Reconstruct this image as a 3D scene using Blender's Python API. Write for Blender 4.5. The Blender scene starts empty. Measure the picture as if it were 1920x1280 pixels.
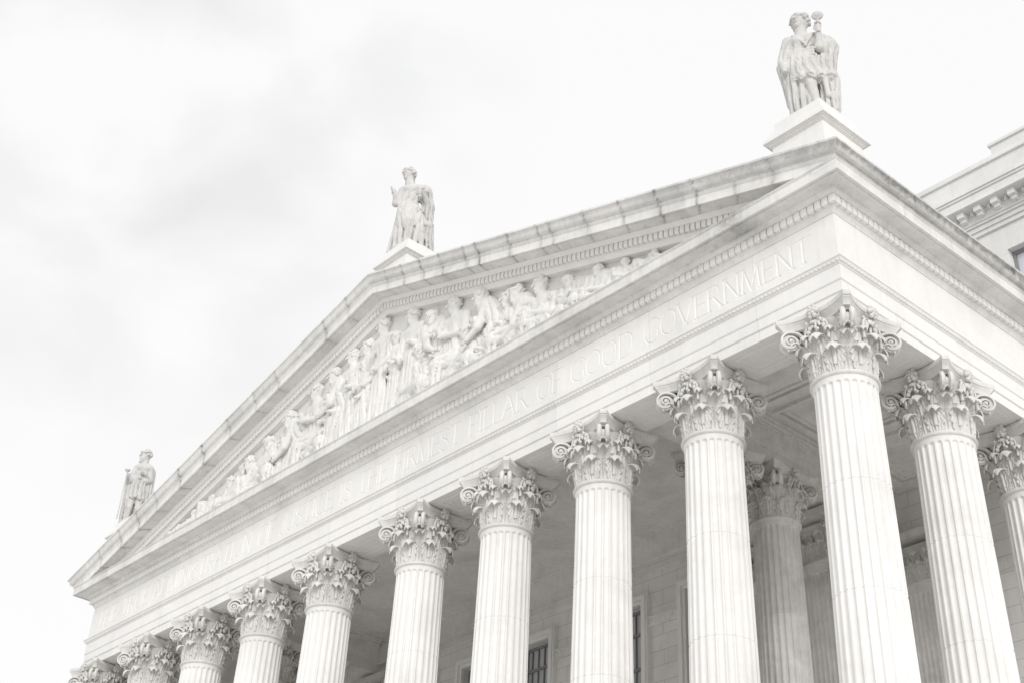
import bpy, math, random
import numpy as np
from mathutils import Vector, Matrix

# ------------------------------------------------------------------ camera, light, exposure
S = bpy.context.scene
COL = S.collection
cam_d = bpy.data.cameras.new("camera")
cam = bpy.data.objects.new("camera", cam_d)
COL.objects.link(cam)
S.camera = cam
CX, CY, YAW, PIT, ROLL, F = 18.1535, -26.7152, 0.9001, 0.6644, 0.0735, 2583.17
fwd = Vector((-math.sin(YAW) * math.cos(PIT), math.cos(YAW) * math.cos(PIT), math.sin(PIT)))
rt = Vector((math.cos(YAW), math.sin(YAW), 0))
up = rt.cross(fwd)
r2 = rt * math.cos(ROLL) + up * math.sin(ROLL)
u2 = -rt * math.sin(ROLL) + up * math.cos(ROLL)
cam.matrix_world = Matrix((
    (r2.x, u2.x, -fwd.x, CX), (r2.y, u2.y, -fwd.y, CY), (r2.z, u2.z, -fwd.z, 0.0), (0, 0, 0, 1)))
cam_d.sensor_fit = 'HORIZONTAL'
cam_d.sensor_width = 36.0
cam_d.lens = F / 1920 * 36.0
cam_d.shift_x = 44.0 / 1920
cam_d.shift_y = -251.5 / 1920
cam_d.clip_start = 0.2
cam_d.clip_end = 3000

SUN_EL, SUN_AZ = math.radians(24), math.radians(-34)     # azimuth of the sun measured from +x
sd = bpy.data.lights.new("sun", 'SUN')
sd.energy = 1.4
sd.angle = math.radians(28)
sd.color = (1.0, 0.985, 0.965)
sun = bpy.data.objects.new("sun", sd)
COL.objects.link(sun)
sdir = Vector((math.cos(SUN_EL) * math.cos(SUN_AZ), math.cos(SUN_EL) * math.sin(SUN_AZ), math.sin(SUN_EL)))
sun.rotation_euler = sdir.to_track_quat('Z', 'Y').to_euler()
sun.location = (30, -40, 60)

W = bpy.data.worlds.new("World")
S.world = W
W.use_nodes = True
nt = W.node_tree
nt.nodes.clear()
N = nt.nodes.new
out = N('ShaderNodeOutputWorld')
bg = N('ShaderNodeBackground')
bg.inputs['Strength'].default_value = 0.1
sky = N('ShaderNodeTexSky')
sky.sky_type = 'NISHITA'
sky.sun_disc = False
sky.sun_elevation = SUN_EL
sky.sun_rotation = math.pi / 2 - SUN_AZ
bw = N('ShaderNodeRGBToBW')
tc = N('ShaderNodeTexCoord')
mp = N('ShaderNodeMapping')
mp.inputs['Scale'].default_value = (1.0, 1.0, 1.5)
mp.inputs['Location'].default_value = (0.35, 0.2, 0.15)
n1 = N('ShaderNodeTexNoise')
n1.inputs['Scale'].default_value = 6.5
n1.inputs['Detail'].default_value = 5
n1.inputs['Roughness'].default_value = 0.45
n1.inputs['Distortion'].default_value = 0.25
cr = N('ShaderNodeValToRGB')
cr.color_ramp.elements[0].position = 0.36
cr.color_ramp.elements[0].color = (6.5, 6.5, 6.55, 1)
cr.color_ramp.elements[1].position = 0.60
cr.color_ramp.elements[1].color = (7.75, 7.75, 7.75, 1)
# a patch of thicker, greyer cloud low on the left of the view
dv = N('ShaderNodeVectorMath'); dv.operation = 'DOT_PRODUCT'
nv_ = N('ShaderNodeVectorMath'); nv_.operation = 'NORMALIZE'
nt.links.new(tc.outputs['Generated'], nv_.inputs[0])
nt.links.new(nv_.outputs[0], dv.inputs[0])
dv.inputs[1].default_value = (-0.722, 0.25, 0.645)
mr = N('ShaderNodeMapRange')
mr.inputs['From Min'].default_value = 0.955; mr.inputs['From Max'].default_value = 0.999
mr.inputs['To Min'].default_value = 0.0; mr.inputs['To Max'].default_value = 1.0
nt.links.new(dv.outputs['Value'], mr.inputs['Value'])
mx = N('ShaderNodeMix')
mx.data_type = 'RGBA'
mx.inputs[0].default_value = 0.94
L = nt.links.new
L(sky.outputs[0], bw.inputs[0])
L(tc.outputs['Generated'], mp.inputs[0])
L(mp.outputs[0], n1.inputs['Vector'])
L(n1.outputs['Fac'], cr.inputs[0])
L(bw.outputs[0], mx.inputs[6])
mc = N('ShaderNodeMix'); mc.data_type = 'RGBA'
mc.inputs[6].default_value = (7.75, 7.75, 7.75, 1)
L(mr.outputs['Result'], mc.inputs[0])
L(cr.outputs[0], mc.inputs[7])
L(mc.outputs[2], mx.inputs[7])
L(mx.outputs[2], bg.inputs['Color'])
L(bg.outputs[0], out.inputs[0])

S.view_settings.view_transform = 'Standard'
S.view_settings.look = 'None'
S.view_settings.gamma = 1
S.view_settings.exposure = 0.40
try:
    S.cycles.max_bounces = 12
    S.cycles.diffuse_bounces = 10
except Exception:
    pass
RNG = np.random.default_rng(7)

# ------------------------------------------------------------------ materials
def stone(name, base, rough=0.8, blotch=0.12, fine=0.05, bump=0.25, courses=None, stain=False, scale=1.0, vein=0.0):
    m = bpy.data.materials.new(name)
    m.use_nodes = True
    t = m.node_tree
    b = t.nodes['Principled BSDF']
    b.inputs['Roughness'].default_value = rough
    b.inputs['Specular IOR Level'].default_value = 0.25
    K, LL = t.nodes.new, t.links.new
    c = K('ShaderNodeTexCoord')
    geo = K('ShaderNodeNewGeometry')
    def noise(sc, det, r=0.55, dist=0.0, vec=None):
        n = K('ShaderNodeTexNoise')
        n.inputs['Scale'].default_value = sc * scale
        n.inputs['Detail'].default_value = det
        n.inputs['Roughness'].default_value = r
        n.inputs['Distortion'].default_value = dist
        LL(vec if vec is not None else geo.outputs['Position'], n.inputs['Vector'])
        return n.outputs['Fac']
    def math_(op, a, b_=None, clamp=False):
        n = K('ShaderNodeMath')
        n.operation = op
        n.use_clamp = clamp
        for i, v in enumerate((a, b_)):
            if v is None:
                continue
            if isinstance(v, (int, float)):
                n.inputs[i].default_value = v
            else:
                LL(v, n.inputs[i])
        return n.outputs[0]
    def ramp(v, a, b_, lo, hi):
        n = K('ShaderNodeMapRange')
        n.inputs['From Min'].default_value = a
        n.inputs['From Max'].default_value = b_
        n.inputs['To Min'].default_value = lo
        n.inputs['To Max'].default_value = hi
        LL(v, n.inputs['Value'])
        return n.outputs['Result']
    big = ramp(noise(0.55, 6, 0.6, 0.8), 0.42, 0.72, 1.0, 1.0 - blotch)
    mid = ramp(noise(5.0, 5, 0.6), 0.3, 0.75, 1.0, 1.0 - fine)
    sm = K('ShaderNodeMapping')
    sm.inputs['Scale'].default_value = (7.0, 7.0, 0.5)
    LL(geo.outputs['Position'], sm.inputs[0])
    streak = ramp(noise(1.0, 4, 0.6, 0.3, sm.outputs[0]), 0.52, 0.85, 1.0, 1.0 - blotch * 0.9)
    v = math_('MULTIPLY', math_('MULTIPLY', big, mid), streak)
    h = noise(38.0, 4, 0.7)
    if courses:
        # coursed ashlar: (course height, block length, joint darkness, axes)
        ch, bl, dark, plane = courses
        br = K('ShaderNodeTexBrick')
        br.inputs['Scale'].default_value = 1.0
        br.inputs['Mortar Size'].default_value = 0.012
        br.inputs['Mortar Smooth'].default_value = 0.3
        br.inputs['Brick Width'].default_value = bl
        br.inputs['Row Height'].default_value = ch
        br.inputs['Color1'].default_value = (1, 1, 1, 1)
        br.inputs['Color2'].default_value = (0.93, 0.93, 0.93, 1)
        br.inputs['Mortar'].default_value = (dark, dark, dark, 1)
        cs = K('ShaderNodeSeparateXYZ')
        cc = K('ShaderNodeCombineXYZ')
        LL(geo.outputs['Position'], cs.inputs[0])
        LL(cs.outputs[plane], cc.inputs[0])
        LL(cs.outputs[2], cc.inputs[1])
        LL(cc.outputs[0], br.inputs['Vector'])
        v = math_('MULTIPLY', v, br.outputs['Color'])
    if vein:
        ve = noise(1.3, 3, 0.5, 2.5)
        v = math_('MULTIPLY', v, ramp(math_('ABSOLUTE', math_('SUBTRACT', ve, 0.5)), 0.0, 0.035, 1.0 - vein, 1.0))
    mixc = K('ShaderNodeMix')
    mixc.data_type = 'RGBA'
    mixc.blend_type = 'MULTIPLY'
    mixc.inputs[0].default_value = 1.0
    mixc.inputs[6].default_value = (*base, 1)
    comb = K('ShaderNodeCombineXYZ')
    for i in range(3):
        LL(v, comb.inputs[i])
    LL(comb.outputs[0], mixc.inputs[7])
    res = mixc.outputs[2]
    if stain:
        at = K('ShaderNodeAttribute')
        at.attribute_name = 'stain'
        s1 = ramp(noise(3.4, 6, 0.65, 0.6), 0.34, 0.66, 0.35, 1.3)
        f = math_('MULTIPLY', at.outputs['Fac'], s1, True)
        m2 = K('ShaderNodeMix')
        m2.data_type = 'RGBA'
        LL(f, m2.inputs[0])
        LL(res, m2.inputs[6])
        m2.inputs[7].default_value = (0.20, 0.197, 0.19, 1)
        res = m2.outputs[2]
    LL(res, b.inputs['Base Color'])
    bp = K('ShaderNodeBump')
    bp.inputs['Strength'].default_value = bump
    bp.inputs['Distance'].default_value = 0.01
    LL(h, bp.inputs['Height'])
    LL(bp.outputs[0], b.inputs['Normal'])
    return m

def plain(name, col, rough=0.5, metal=0.0):
    m = bpy.data.materials.new(name)
    m.use_nodes = True
    t = m.node_tree
    b = t.nodes['Principled BSDF']
    n = t.nodes.new('ShaderNodeTexNoise')
    n.inputs['Scale'].default_value = 3.0
    r = t.nodes.new('ShaderNodeValToRGB')
    r.color_ramp.elements[0].color = (*[c * 0.85 for c in col], 1)
    r.color_ramp.elements[1].color = (*[min(1, c * 1.12) for c in col], 1)
    t.links.new(n.outputs['Fac'], r.inputs[0])
    t.links.new(r.outputs[0], b.inputs['Base Color'])
    b.inputs['Roughness'].default_value = rough
    b.inputs['Metallic'].default_value = metal
    return m

M_STONE = stone('pale_granite', (0.80, 0.79, 0.775), blotch=0.07, fine=0.04)
M_SHAFT = stone('shaft_granite', (0.78, 0.77, 0.755), blotch=0.11, fine=0.05, bump=0.15)
M_ENT = stone('jointed_granite', (0.80, 0.79, 0.775), blotch=0.08, fine=0.04, courses=(50.0, 4.1, 0.80, 0))
M_CARVE = stone('carved_granite', (0.70, 0.69, 0.67), blotch=0.16, fine=0.12)
M_INNER = stone('sheltered_granite', (0.80, 0.79, 0.77), blotch=0.16, fine=0.12, vein=0.05)
M_TRIM = stone('weathered_trim', (0.78, 0.77, 0.755), blotch=0.22, fine=0.08, stain=True)
M_SOFFIT = stone('soffit_granite', (0.66, 0.65, 0.635), blotch=0.3, fine=0.1, vein=0.08)
M_WALL = stone('ashlar_wall', (0.78, 0.77, 0.755), blotch=0.12, fine=0.06, courses=(0.56, 1.45, 0.66, 0))
M_FARWALL = stone('pale_ashlar', (0.76, 0.755, 0.745), blotch=0.08, fine=0.04, courses=(0.95, 2.3, 0.86, 0))
M_CEIL = stone('ceiling_plaster', (0.80, 0.79, 0.775), blotch=0.22, fine=0.08, vein=0.06)
M_RELIEF = stone('relief_marble', (0.76, 0.75, 0.735), blotch=0.12, fine=0.1, bump=0.4)
M_STATUE = stone('statue_marble', (0.62, 0.61, 0.595), blotch=0.16, fine=0.12, bump=0.4)
M_ROOF = plain('roof_copper', (0.35, 0.36, 0.35), 0.6)
M_FRAME = plain('window_metal', (0.24, 0.24, 0.24), 0.5)
M_PAVE = stone('pavement', (0.75, 0.74, 0.72), blotch=0.15, fine=0.1)
M_GLASS = plain('window_glass', (0.50, 0.51, 0.52), 0.08)

# ------------------------------------------------------------------ mesh helpers
class MB:
    def __init__(self):
        self.v, self.f, self.n, self.a = [], [], 0, []
    def add(self, V, Fc, attr=None):
        V = np.asarray(V, float).reshape(-1, 3)
        self.v.append(V)
        off = self.n
        if isinstance(Fc, np.ndarray):
            self.f += (Fc + off).tolist()
        else:
            self.f += [[i + off for i in q] for q in Fc]
        self.n += len(V)
        self.a.append(np.zeros(len(V)) if attr is None else np.asarray(attr, float).ravel())
        return self
    def box(self, x0, x1, y0, y1, z0, z1):
        V = [(x, y, z) for x in (x0, x1) for y in (y0, y1) for z in (z0, z1)]
        return self.add(V, [(0, 1, 3, 2), (4, 6, 7, 5), (0, 4, 5, 1), (2, 3, 7, 6), (0, 2, 6, 4), (1, 5, 7, 3)])
    def grid(self, P, closed_u=False, closed_v=False, attr=None):
        P = np.asarray(P, float)
        nu, nv = P.shape[:2]
        I = np.arange(nu * nv).reshape(nu, nv)
        iu = np.arange(nu if closed_u else nu - 1)
        iv = np.arange(nv if closed_v else nv - 1)
        a = I[np.ix_(iu, iv)]
        b = I[np.ix_((iu + 1) % nu, iv)]
        c = I[np.ix_((iu + 1) % nu, (iv + 1) % nv)]
        d = I[np.ix_(iu, (iv + 1) % nv)]
        return self.add(P.reshape(-1, 3), np.stack([a, b, c, d], -1).reshape(-1, 4), attr)
    def tube(self, pts, rad, n=8, caps=True):
        pts = np.asarray(pts, float)
        m = len(pts)
        rad = np.broadcast_to(np.asarray(rad, float), (m,))
        T = np.gradient(pts, axis=0)
        T /= np.linalg.norm(T, axis=1)[:, None] + 1e-9
        ref = np.array([0, 0, 1.0]) if abs(T[:, 2]).mean() < 0.8 else np.array([1.0, 0, 0])
        rings = []
        for i in range(m):
            a = np.cross(T[i], ref)
            a /= np.linalg.norm(a) + 1e-9
            b = np.cross(T[i], a)
            th = np.linspace(0, 2 * np.pi, n, endpoint=False)
            rings.append(pts[i] + rad[i] * (np.cos(th)[:, None] * a + np.sin(th)[:, None] * b))
        off = self.n
        self.grid(np.array(rings), closed_v=True)
        if caps:
            self.f.append([off + k for k in range(n)][::-1])
            self.f.append([off + (m - 1) * n + k for k in range(n)])
        return self
    def lathe(self, prof, n=48, cx=0, cy=0):
        th = np.linspace(0, 2 * np.pi, n, endpoint=False)
        P = np.array([[(cx + r * math.cos(t), cy + r * math.sin(t), z) for t in th] for r, z in prof])
        return self.grid(P, closed_v=True)
    def ell(self, c, r, nu=8, nv=12, noise=0.0, rng=None):
        ph = np.linspace(0.001, np.pi - 0.001, nu)
        th = np.linspace(0, 2 * np.pi, nv, endpoint=False)
        P = np.array([[(c[0] + r[0] * math.sin(p) * math.cos(t), c[1] + r[1] * math.sin(p) * math.sin(t), c[2] + r[2] * math.cos(p)) for t in th] for p in ph])
        return self.grid(P, closed_v=True)
    def mesh(self, name, mat, smooth=False, attr=False):
        me = bpy.data.meshes.new(name)
        V = np.concatenate(self.v)
        me.from_pydata(V.tolist(), [], self.f)
        if attr:
            at = me.attributes.new('stain', 'FLOAT', 'POINT')
            at.data.foreach_set('value', np.concatenate(self.a).astype(np.float32))
        me.materials.append(mat)
        if smooth:
            me.polygons.foreach_set('use_smooth', [True] * len(me.polygons))
        me.update()
        return me

def link(name, me, parent=None, loc=None, rotz=0, scale=None):
    o = bpy.data.objects.new(name, me)
    COL.objects.link(o)
    if parent is not None:
        o.parent = parent
    if loc is not None:
        o.location = loc
    o.rotation_euler = (0, 0, rotz)
    if scale:
        o.scale = scale
    return o

def recalc(o):
    import bmesh
    bm = bmesh.new()
    bm.from_mesh(o.data)
    bmesh.ops.recalc_face_normals(bm, faces=bm.faces)
    bm.to_mesh(o.data)
    bm.free()
    return o

def autosmooth(o, deg=35):
    import bmesh
    bm = bmesh.new()
    bm.from_mesh(o.data)
    lim = math.radians(deg)
    for f in bm.faces:
        f.smooth = True
    for e in bm.edges:
        if len(e.link_faces) == 2 and e.calc_face_angle(0) > lim:
            e.smooth = False
    bm.to_mesh(o.data)
    bm.free()
    return o

def empty(name, loc=(0, 0, 0), rotz=0, parent=None):
    o = bpy.data.objects.new(name, None)
    COL.objects.link(o)
    o.location = loc
    o.rotation_euler = (0, 0, rotz)
    if parent is not None:
        o.parent = parent
    return o

def tag(o, label=None, cat=None, group=None, kind=None):
    if label: o['label'] = label
    if cat: o['category'] = cat
    if group: o['group'] = group
    if kind: o['kind'] = kind
    return o

# ------------------------------------------------------------------ main dimensions (metres, z = 0 at the eye)
GZ = -1.6                       # ground
COLX = [0.0, -4.553, -8.953, -13.353, -17.753, -23.09, -27.49, -31.89, -36.29, -40.843]
WID = 40.843
XC = -WID / 2
TS = 4.3602                     # bay on the flanks
ZB = 3.0                        # column foot
ZT = 21.0278                    # top of abacus
ZA, ZF, ZC, ZK = 22.3913, 23.8874, 24.4901, 24.9626   # architrave, frieze, corona foot, corona top
YB = 20.6                       # where the portico meets the tall block behind
EF = 0.856
SLOPE = 0.2935
ZAP = 31.01                     # raking corona foot at the apex

def ring(o):                    # plan of the outer order at offset o from the column axes
    return [(-WID - o, YB), (-WID - o, -o), (o, -o), (o, YB)]

court = tag(empty('courthouse', (XC, 0, GZ)), 'white stone courthouse portico with fluted columns, inscribed frieze and carved pediment', 'courthouse')
ROOTINV = Vector((-XC, 0, -GZ))

def part(name, mb, mat, parent=None, smooth=False, auto=None, attr=False, fix=True):
    o = link(name, mb.mesh(name, mat, smooth, attr), parent or court)
    if (parent or court) is court:
        o.location = ROOTINV
    if fix:
        recalc(o)
    if auto:
        autosmooth(o, auto)
    return o

def sweep_fine(mb, prof, stain):
    P, A = [], []
    for o, z in prof:
        r = ring(o)
        xs = np.concatenate([[r[0][0]], np.linspace(r[1][0], r[2][0], 180), [r[3][0]] * 60])
        ys = np.concatenate([[r[0][1]], np.full(180, -o), np.linspace(-o + 0.001, YB, 60)])
        P.append(np.stack([xs, ys, np.full_like(xs, z)], -1))
        A.append(stain(xs, ys, o, z))
    mb.grid(np.array(P), closed_u=True, attr=np.array(A))
def cornice_stain(xs, ys, o, z):
    s = np.zeros_like(xs)
    if o > 1.2 and z > 24.4:
        for cx_, w_, a_ in ((-2.1, 0.55, 0.55), (-3.1, 0.25, 0.35), (-8.6, 0.8, 0.22), (-10.4, 0.5, 0.2), (-14.5, 1.2, 0.12), (-37.6, 0.5, 0.2), (-39.6, 0.6, 0.22), (-26, 1.5, 0.08), (1.2, 0.3, 0.2)):
            s = np.maximum(s, a_ * np.exp(-((xs - cx_) / w_) ** 2) * (ys < 0))
        s = np.maximum(s, 0.06)
    return s
def sweep(mb, prof, closed=True):
    P = []
    for o, z in prof:
        P.append([(x, y, z) for x, y in ring(o)])
    P = np.array(P)
    mb.grid(P, closed_u=closed)
    return mb

# ------------------------------------------------------------------ courthouse: entablature
mb = MB()
sweep(mb, [(-0.76, 21.05), (0.62, 21.05), (0.62, 21.03), (0.775, 21.03), (0.775, 21.33), (0.80, 21.345), (0.80, 21.36), (0.815, 21.36), (0.815, 21.68),
           (0.835, 21.695), (0.85, 21.72), (0.85, 22.17), (0.865, 22.175), (0.885, 22.20), (0.885, 22.215), (0.93, 22.25), (0.965, 22.31),
           (0.975, 22.33), (0.996, 22.335), (0.996, 22.385), (0.80, 22.389), (-0.76, 22.389)])
# carved leaf-and-bead row on the architrave crown
def row(mb, x0, y0, x1, y1, z, step, size, rng=None):
    L_ = math.hypot(x1 - x0, y1 - y0)
    n = int(L_ / step)
    th = np.linspace(0, 2 * np.pi, 6, endpoint=False)
    for i in range(n):
        t = (i + 0.5) / n
        x, y = x0 + (x1 - x0) * t, y0 + (y1 - y0) * t
        mb.ell((x, y, z), size, 5, 6)
row(mb, -WID - 0.93, -0.925, 0.93, -0.925, 22.272, 0.145, (0.05, 0.036, 0.05))
row(mb, 0.925, -0.9, 0.925, 12.5, 22.272, 0.145, (0.036, 0.05, 0.05))
part('architrave', mb, M_ENT)
# sunk panels on the architrave soffit between columns (raised borders)
def soffit_frame(mb, x0, x1, y0, y1, z=21.05, t=0.016, w=0.1):
    mb.box(x0, x1, y0, y0 + w, z - t, z - 0.001); mb.box(x0, x1, y1 - w, y1, z - t, z - 0.001)
    mb.box(x0, x0 + w, y0 + w, y1 - w, z - t, z - 0.001); mb.box(x1 - w, x1, y0 + w, y1 - w, z - t, z - 0.001)
for a, b in zip(COLX[:-1], COLX[1:]):
    mb = MB()
    soffit_frame(mb, b + 1.3, a - 1.3, -0.5, 0.5)
    soffit_frame(mb, b + 1.55, a - 1.55, -0.28, 0.28, t=0.01, w=0.05)
    part('soffit_panel', mb, M_STONE)
for k in range(3):
    mb = MB()
    soffit_frame(mb, -0.5, 0.5, k * TS + 1.3, (k + 1) * TS - 1.3)
    soffit_frame(mb, -0.28, 0.28, k * TS + 1.55, (k + 1) * TS - 1.55, t=0.01, w=0.05)
    part('soffit_panel', mb, M_STONE)

# frieze with the incised inscription: a fine relief grid
FONT = {
 'A': [[(0, 0), (.38, 1)], [(.38, 1), (.76, 0)], [(.14, .36), (.62, .36)]],
 'B': [[(.08, 0), (.08, 1)], [(.08, 1), (.36, 1), (.5, .93), (.54, .78), (.5, .62), (.36, .54), (.08, .54)], [(.36, .54), (.54, .46), (.6, .28), (.54, .08), (.36, 0), (.08, 0)]],
 'C': [[(.72, .82), (.6, .96), (.4, 1), (.2, .92), (.06, .72), (.04, .5), (.06, .28), (.2, .08), (.4, 0), (.6, .04), (.72, .18)]],
 'D': [[(.08, 0), (.08, 1)], [(.08, 1), (.36, 1), (.58, .9), (.7, .7), (.72, .5), (.7, .3), (.58, .1), (.36, 0), (.08, 0)]],
 'E': [[(.08, 0), (.08, 1)], [(.08, 1), (.5, 1)], [(.08, .52), (.44, .52)], [(.08, 0), (.52, 0)]],
 'F': [[(.08, 0), (.08, 1)], [(.08, 1), (.5, 1)], [(.08, .52), (.44, .52)]],
 'G': [[(.72, .82), (.6, .96), (.4, 1), (.2, .92), (.06, .72), (.04, .5), (.06, .28), (.2, .08), (.4, 0), (.6, .04), (.7, .12), (.7, .42)]],
 'H': [[(.08, 0), (.08, 1)], [(.68, 0), (.68, 1)], [(.08, .52), (.68, .52)]],
 'I': [[(.1, 0), (.1, 1)]],
 'J': [[(.3, 1), (.3, .18), (.24, .04), (.1, 0), (.02, .06)]],
 'L': [[(.08, 0), (.08, 1)], [(.08, 0), (.5, 0)]],
 'M': [[(.04, 0), (.12, 1)], [(.12, 1), (.42, .05)], [(.42, .05), (.72, 1)], [(.72, 1), (.8, 0)]],
 'N': [[(.08, 0), (.08, 1)], [(.08, 1), (.68, 0)], [(.68, 0), (.68, 1)]],
 'O': [[(.04, .5), (.08, .75), (.2, .93), (.4, 1), (.6, .93), (.72, .75), (.76, .5), (.72, .25), (.6, .07), (.4, 0), (.2, .07), (.08, .25), (.04, .5)]],
 'P': [[(.08, 0), (.08, 1)], [(.08, 1), (.36, 1), (.52, .92), (.56, .75), (.52, .58), (.36, .48), (.08, .48)]],
 'R': [[(.08, 0), (.08, 1)], [(.08, 1), (.36, 1), (.5, .93), (.54, .77), (.5, .6), (.36, .52), (.08, .52)], [(.3, .52), (.66, 0)]],
 'S': [[(.52, .84), (.44, .96), (.28, 1), (.12, .94), (.06, .8), (.1, .64), (.28, .53), (.46, .42), (.54, .26), (.48, .08), (.3, 0), (.14, .03), (.04, .16)]],
 'T': [[(.34, 0), (.34, 1)], [(.0, 1), (.68, 1)]],
 'U': [[(.08, 1), (.08, .3), (.14, .1), (.36, 0), (.58, .1), (.64, .3), (.64, 1)]],
 'V': [[(0, 1), (.36, 0)], [(.36, 0), (.72, 1)]],
}
WIDTH = dict(A=.76, B=.62, C=.74, D=.76, E=.54, F=.52, G=.76, H=.76, I=.2, J=.36, L=.52, M=.84, N=.76, O=.8, P=.58, R=.68, S=.58, T=.68, U=.72, V=.72)
TEXT = "THE TRUE ADMINISTRATION OF JUSTICE IS THE FIRMEST PILLAR OF GOOD GOVERNMENT"
FX0, FX1, FZ0, FZ1 = -WID - EF, EF, 22.389, 23.889
HX = 0.021
gx = np.linspace(FX0, FX1, int((FX1 - FX0) / HX) + 1)
gz = np.concatenate([[FZ0], np.arange(22.60, 23.70, HX), [FZ1]])
DEP = np.zeros((len(gx), len(gz)))
LH, LZ = 0.84, 22.72
tot = sum(WIDTH[c] if c != ' ' else .42 for c in TEXT)
span = (0.0) - (-WID - 0.2)
gap = (span / LH - tot) / (len(TEXT) - 1)
xx = -WID - 0.2
for c in TEXT:
    w = .42 if c == ' ' else WIDTH[c]
    if c != ' ':
        i0, i1 = np.searchsorted(gx, [xx - 0.12, xx + w * LH + 0.12])
        X, Z = np.meshgrid(gx[i0:i1], gz, indexing='ij')
        best = np.full(X.shape, 9.0)
        for st in FONT[c]:
            P = [(xx + a * LH, LZ + b * LH) for a, b in st]
            segs = list(zip(P[:-1], P[1:]))
            ang = abs(P[-1][0] - P[0][0]) > abs(P[-1][1] - P[0][1])
            thick = 0.030 if ang or len(st) > 2 else 0.042
            if len(st) == 2:      # serifs
                for e in st:
                    if abs(st[0][0] - st[1][0]) < .5 and (e[1] == 0 or e[1] == 1):
                        q = (xx + e[0] * LH, LZ + e[1] * LH)
                        segs.append(((q[0] - 0.07, q[1]), (q[0] + 0.07, q[1])))
            for (ax, az), (bx, bz) in segs:
                dx, dz = bx - ax, bz - az
                t = np.clip(((X - ax) * dx + (Z - az) * dz) / (dx * dx + dz * dz + 1e-9), 0, 1)
                d = np.hypot(X - ax - t * dx, Z - az - t * dz) - thick
                best = np.minimum(best, d)
        DEP[i0:i1] = np.maximum(DEP[i0:i1], np.clip(-best * 0.75 + 0.002, 0, 0.022))
    xx += (w + gap) * LH
DEP[:, 0] = DEP[:, -1] = 0
DEP[0] = DEP[-1] = 0
G = np.stack([np.repeat(gx[:, None], len(gz), 1), -EF + DEP, np.repeat(gz[None, :], len(gx), 0)], -1)
mb = MB()
mb.grid(G)
mb.grid(np.array([[(FX1, -EF, FZ0), (FX1, -EF, FZ1)], [(FX1, YB, FZ0), (FX1, YB, FZ1)]]))
mb.grid(np.array([[(FX0, YB, FZ0), (FX0, YB, FZ1)], [(FX0, -EF, FZ0), (FX0, -EF, FZ1)]]))
part('frieze', mb, M_ENT, fix=False)
# plain core behind the frieze
mb = MB()
sweep(mb, [(-0.76, 22.39), (0.74, 22.39), (0.74, 24.4), (-0.76, 24.4)])
part('wall_core', mb, M_INNER)

# horizontal cornice: bed mould, tongue row, corona, side gutter
mb = MB()
sweep_fine(mb, [(0.6, 23.892), (0.876, 23.892), (0.886, 23.92), (0.93, 23.97), (0.965, 24.035), (0.975, 24.05), (1.0, 24.052), (1.0, 24.33), (1.13, 24.333), (1.14, 24.36),
           (1.165, 24.40), (1.215, 24.45), (1.225, 24.49), (1.60, 24.497), (1.60, 24.515), (1.66, 24.515), (1.66, 24.4901), (1.7287, 24.4901), (1.7287, 24.80), (1.745, 24.81), (1.76, 24.84), (1.775, 24.85), (1.775, 24.872), (0.6, 24.93)], cornice_stain)
o = part('horizontal_cornice', mb, M_TRIM, attr=True, auto=30)
# weathering of the cornice: darker patches near the near corner
me = o.data
co = np.empty(len(me.vertices) * 3); me.vertices.foreach_get('co', co); co = co.reshape(-1, 3)

def tongues(mb, axis, a0, a1, fixed, z0, z1, step, gap_, depth, sign):
    """row of rounded tongues (egg shapes) standing proud of a band; axis 0 = along x, 1 = along y"""
    n = int(abs(a1 - a0) / step)
    st = (a1 - a0) / n
    for i in range(n):
        c = a0 + st * (i + 0.5)
        hw = abs(st) / 2 - gap_ / 2
        pts = []
        for k in range(7):
            u = -1 + 2 * k / 6
            zlow = z0 + (abs(u) ** 3) * 0.03
            out_ = depth * (1 - 0.22 * u ** 4)
            pts.append((c + u * hw, out_, zlow))
        G_ = []
        for (p, o_, zl) in pts:
            rowp = []
            for (oo, zz) in ((0, zl), (o_, zl), (o_ + 0.012, (zl + z1) / 2), (o_ - 0.01, z1), (0, z1)):
                q = (p, fixed + sign * oo, zz) if axis == 0 else (fixed + sign * oo, p, zz)
                rowp.append(q)
            G_.append(rowp)
        mb.grid(np.array(G_))
        off = mb.n
        mb.add(G_[0], [(0, 1, 2, 3, 4)]); mb.add(G_[-1], [(4, 3, 2, 1, 0)])
mb = MB()
tongues(mb, 0, -WID - 1.12, 1.12, -1.0, 24.065, 24.328, 0.24, 0.026, 0.11, -1)
tongues(mb, 1, -1.0, 13.5, 1.0, 24.065, 24.328, 0.24, 0.026, 0.11, 1)
part('dentil_row', mb, M_STONE, auto=40)

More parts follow.
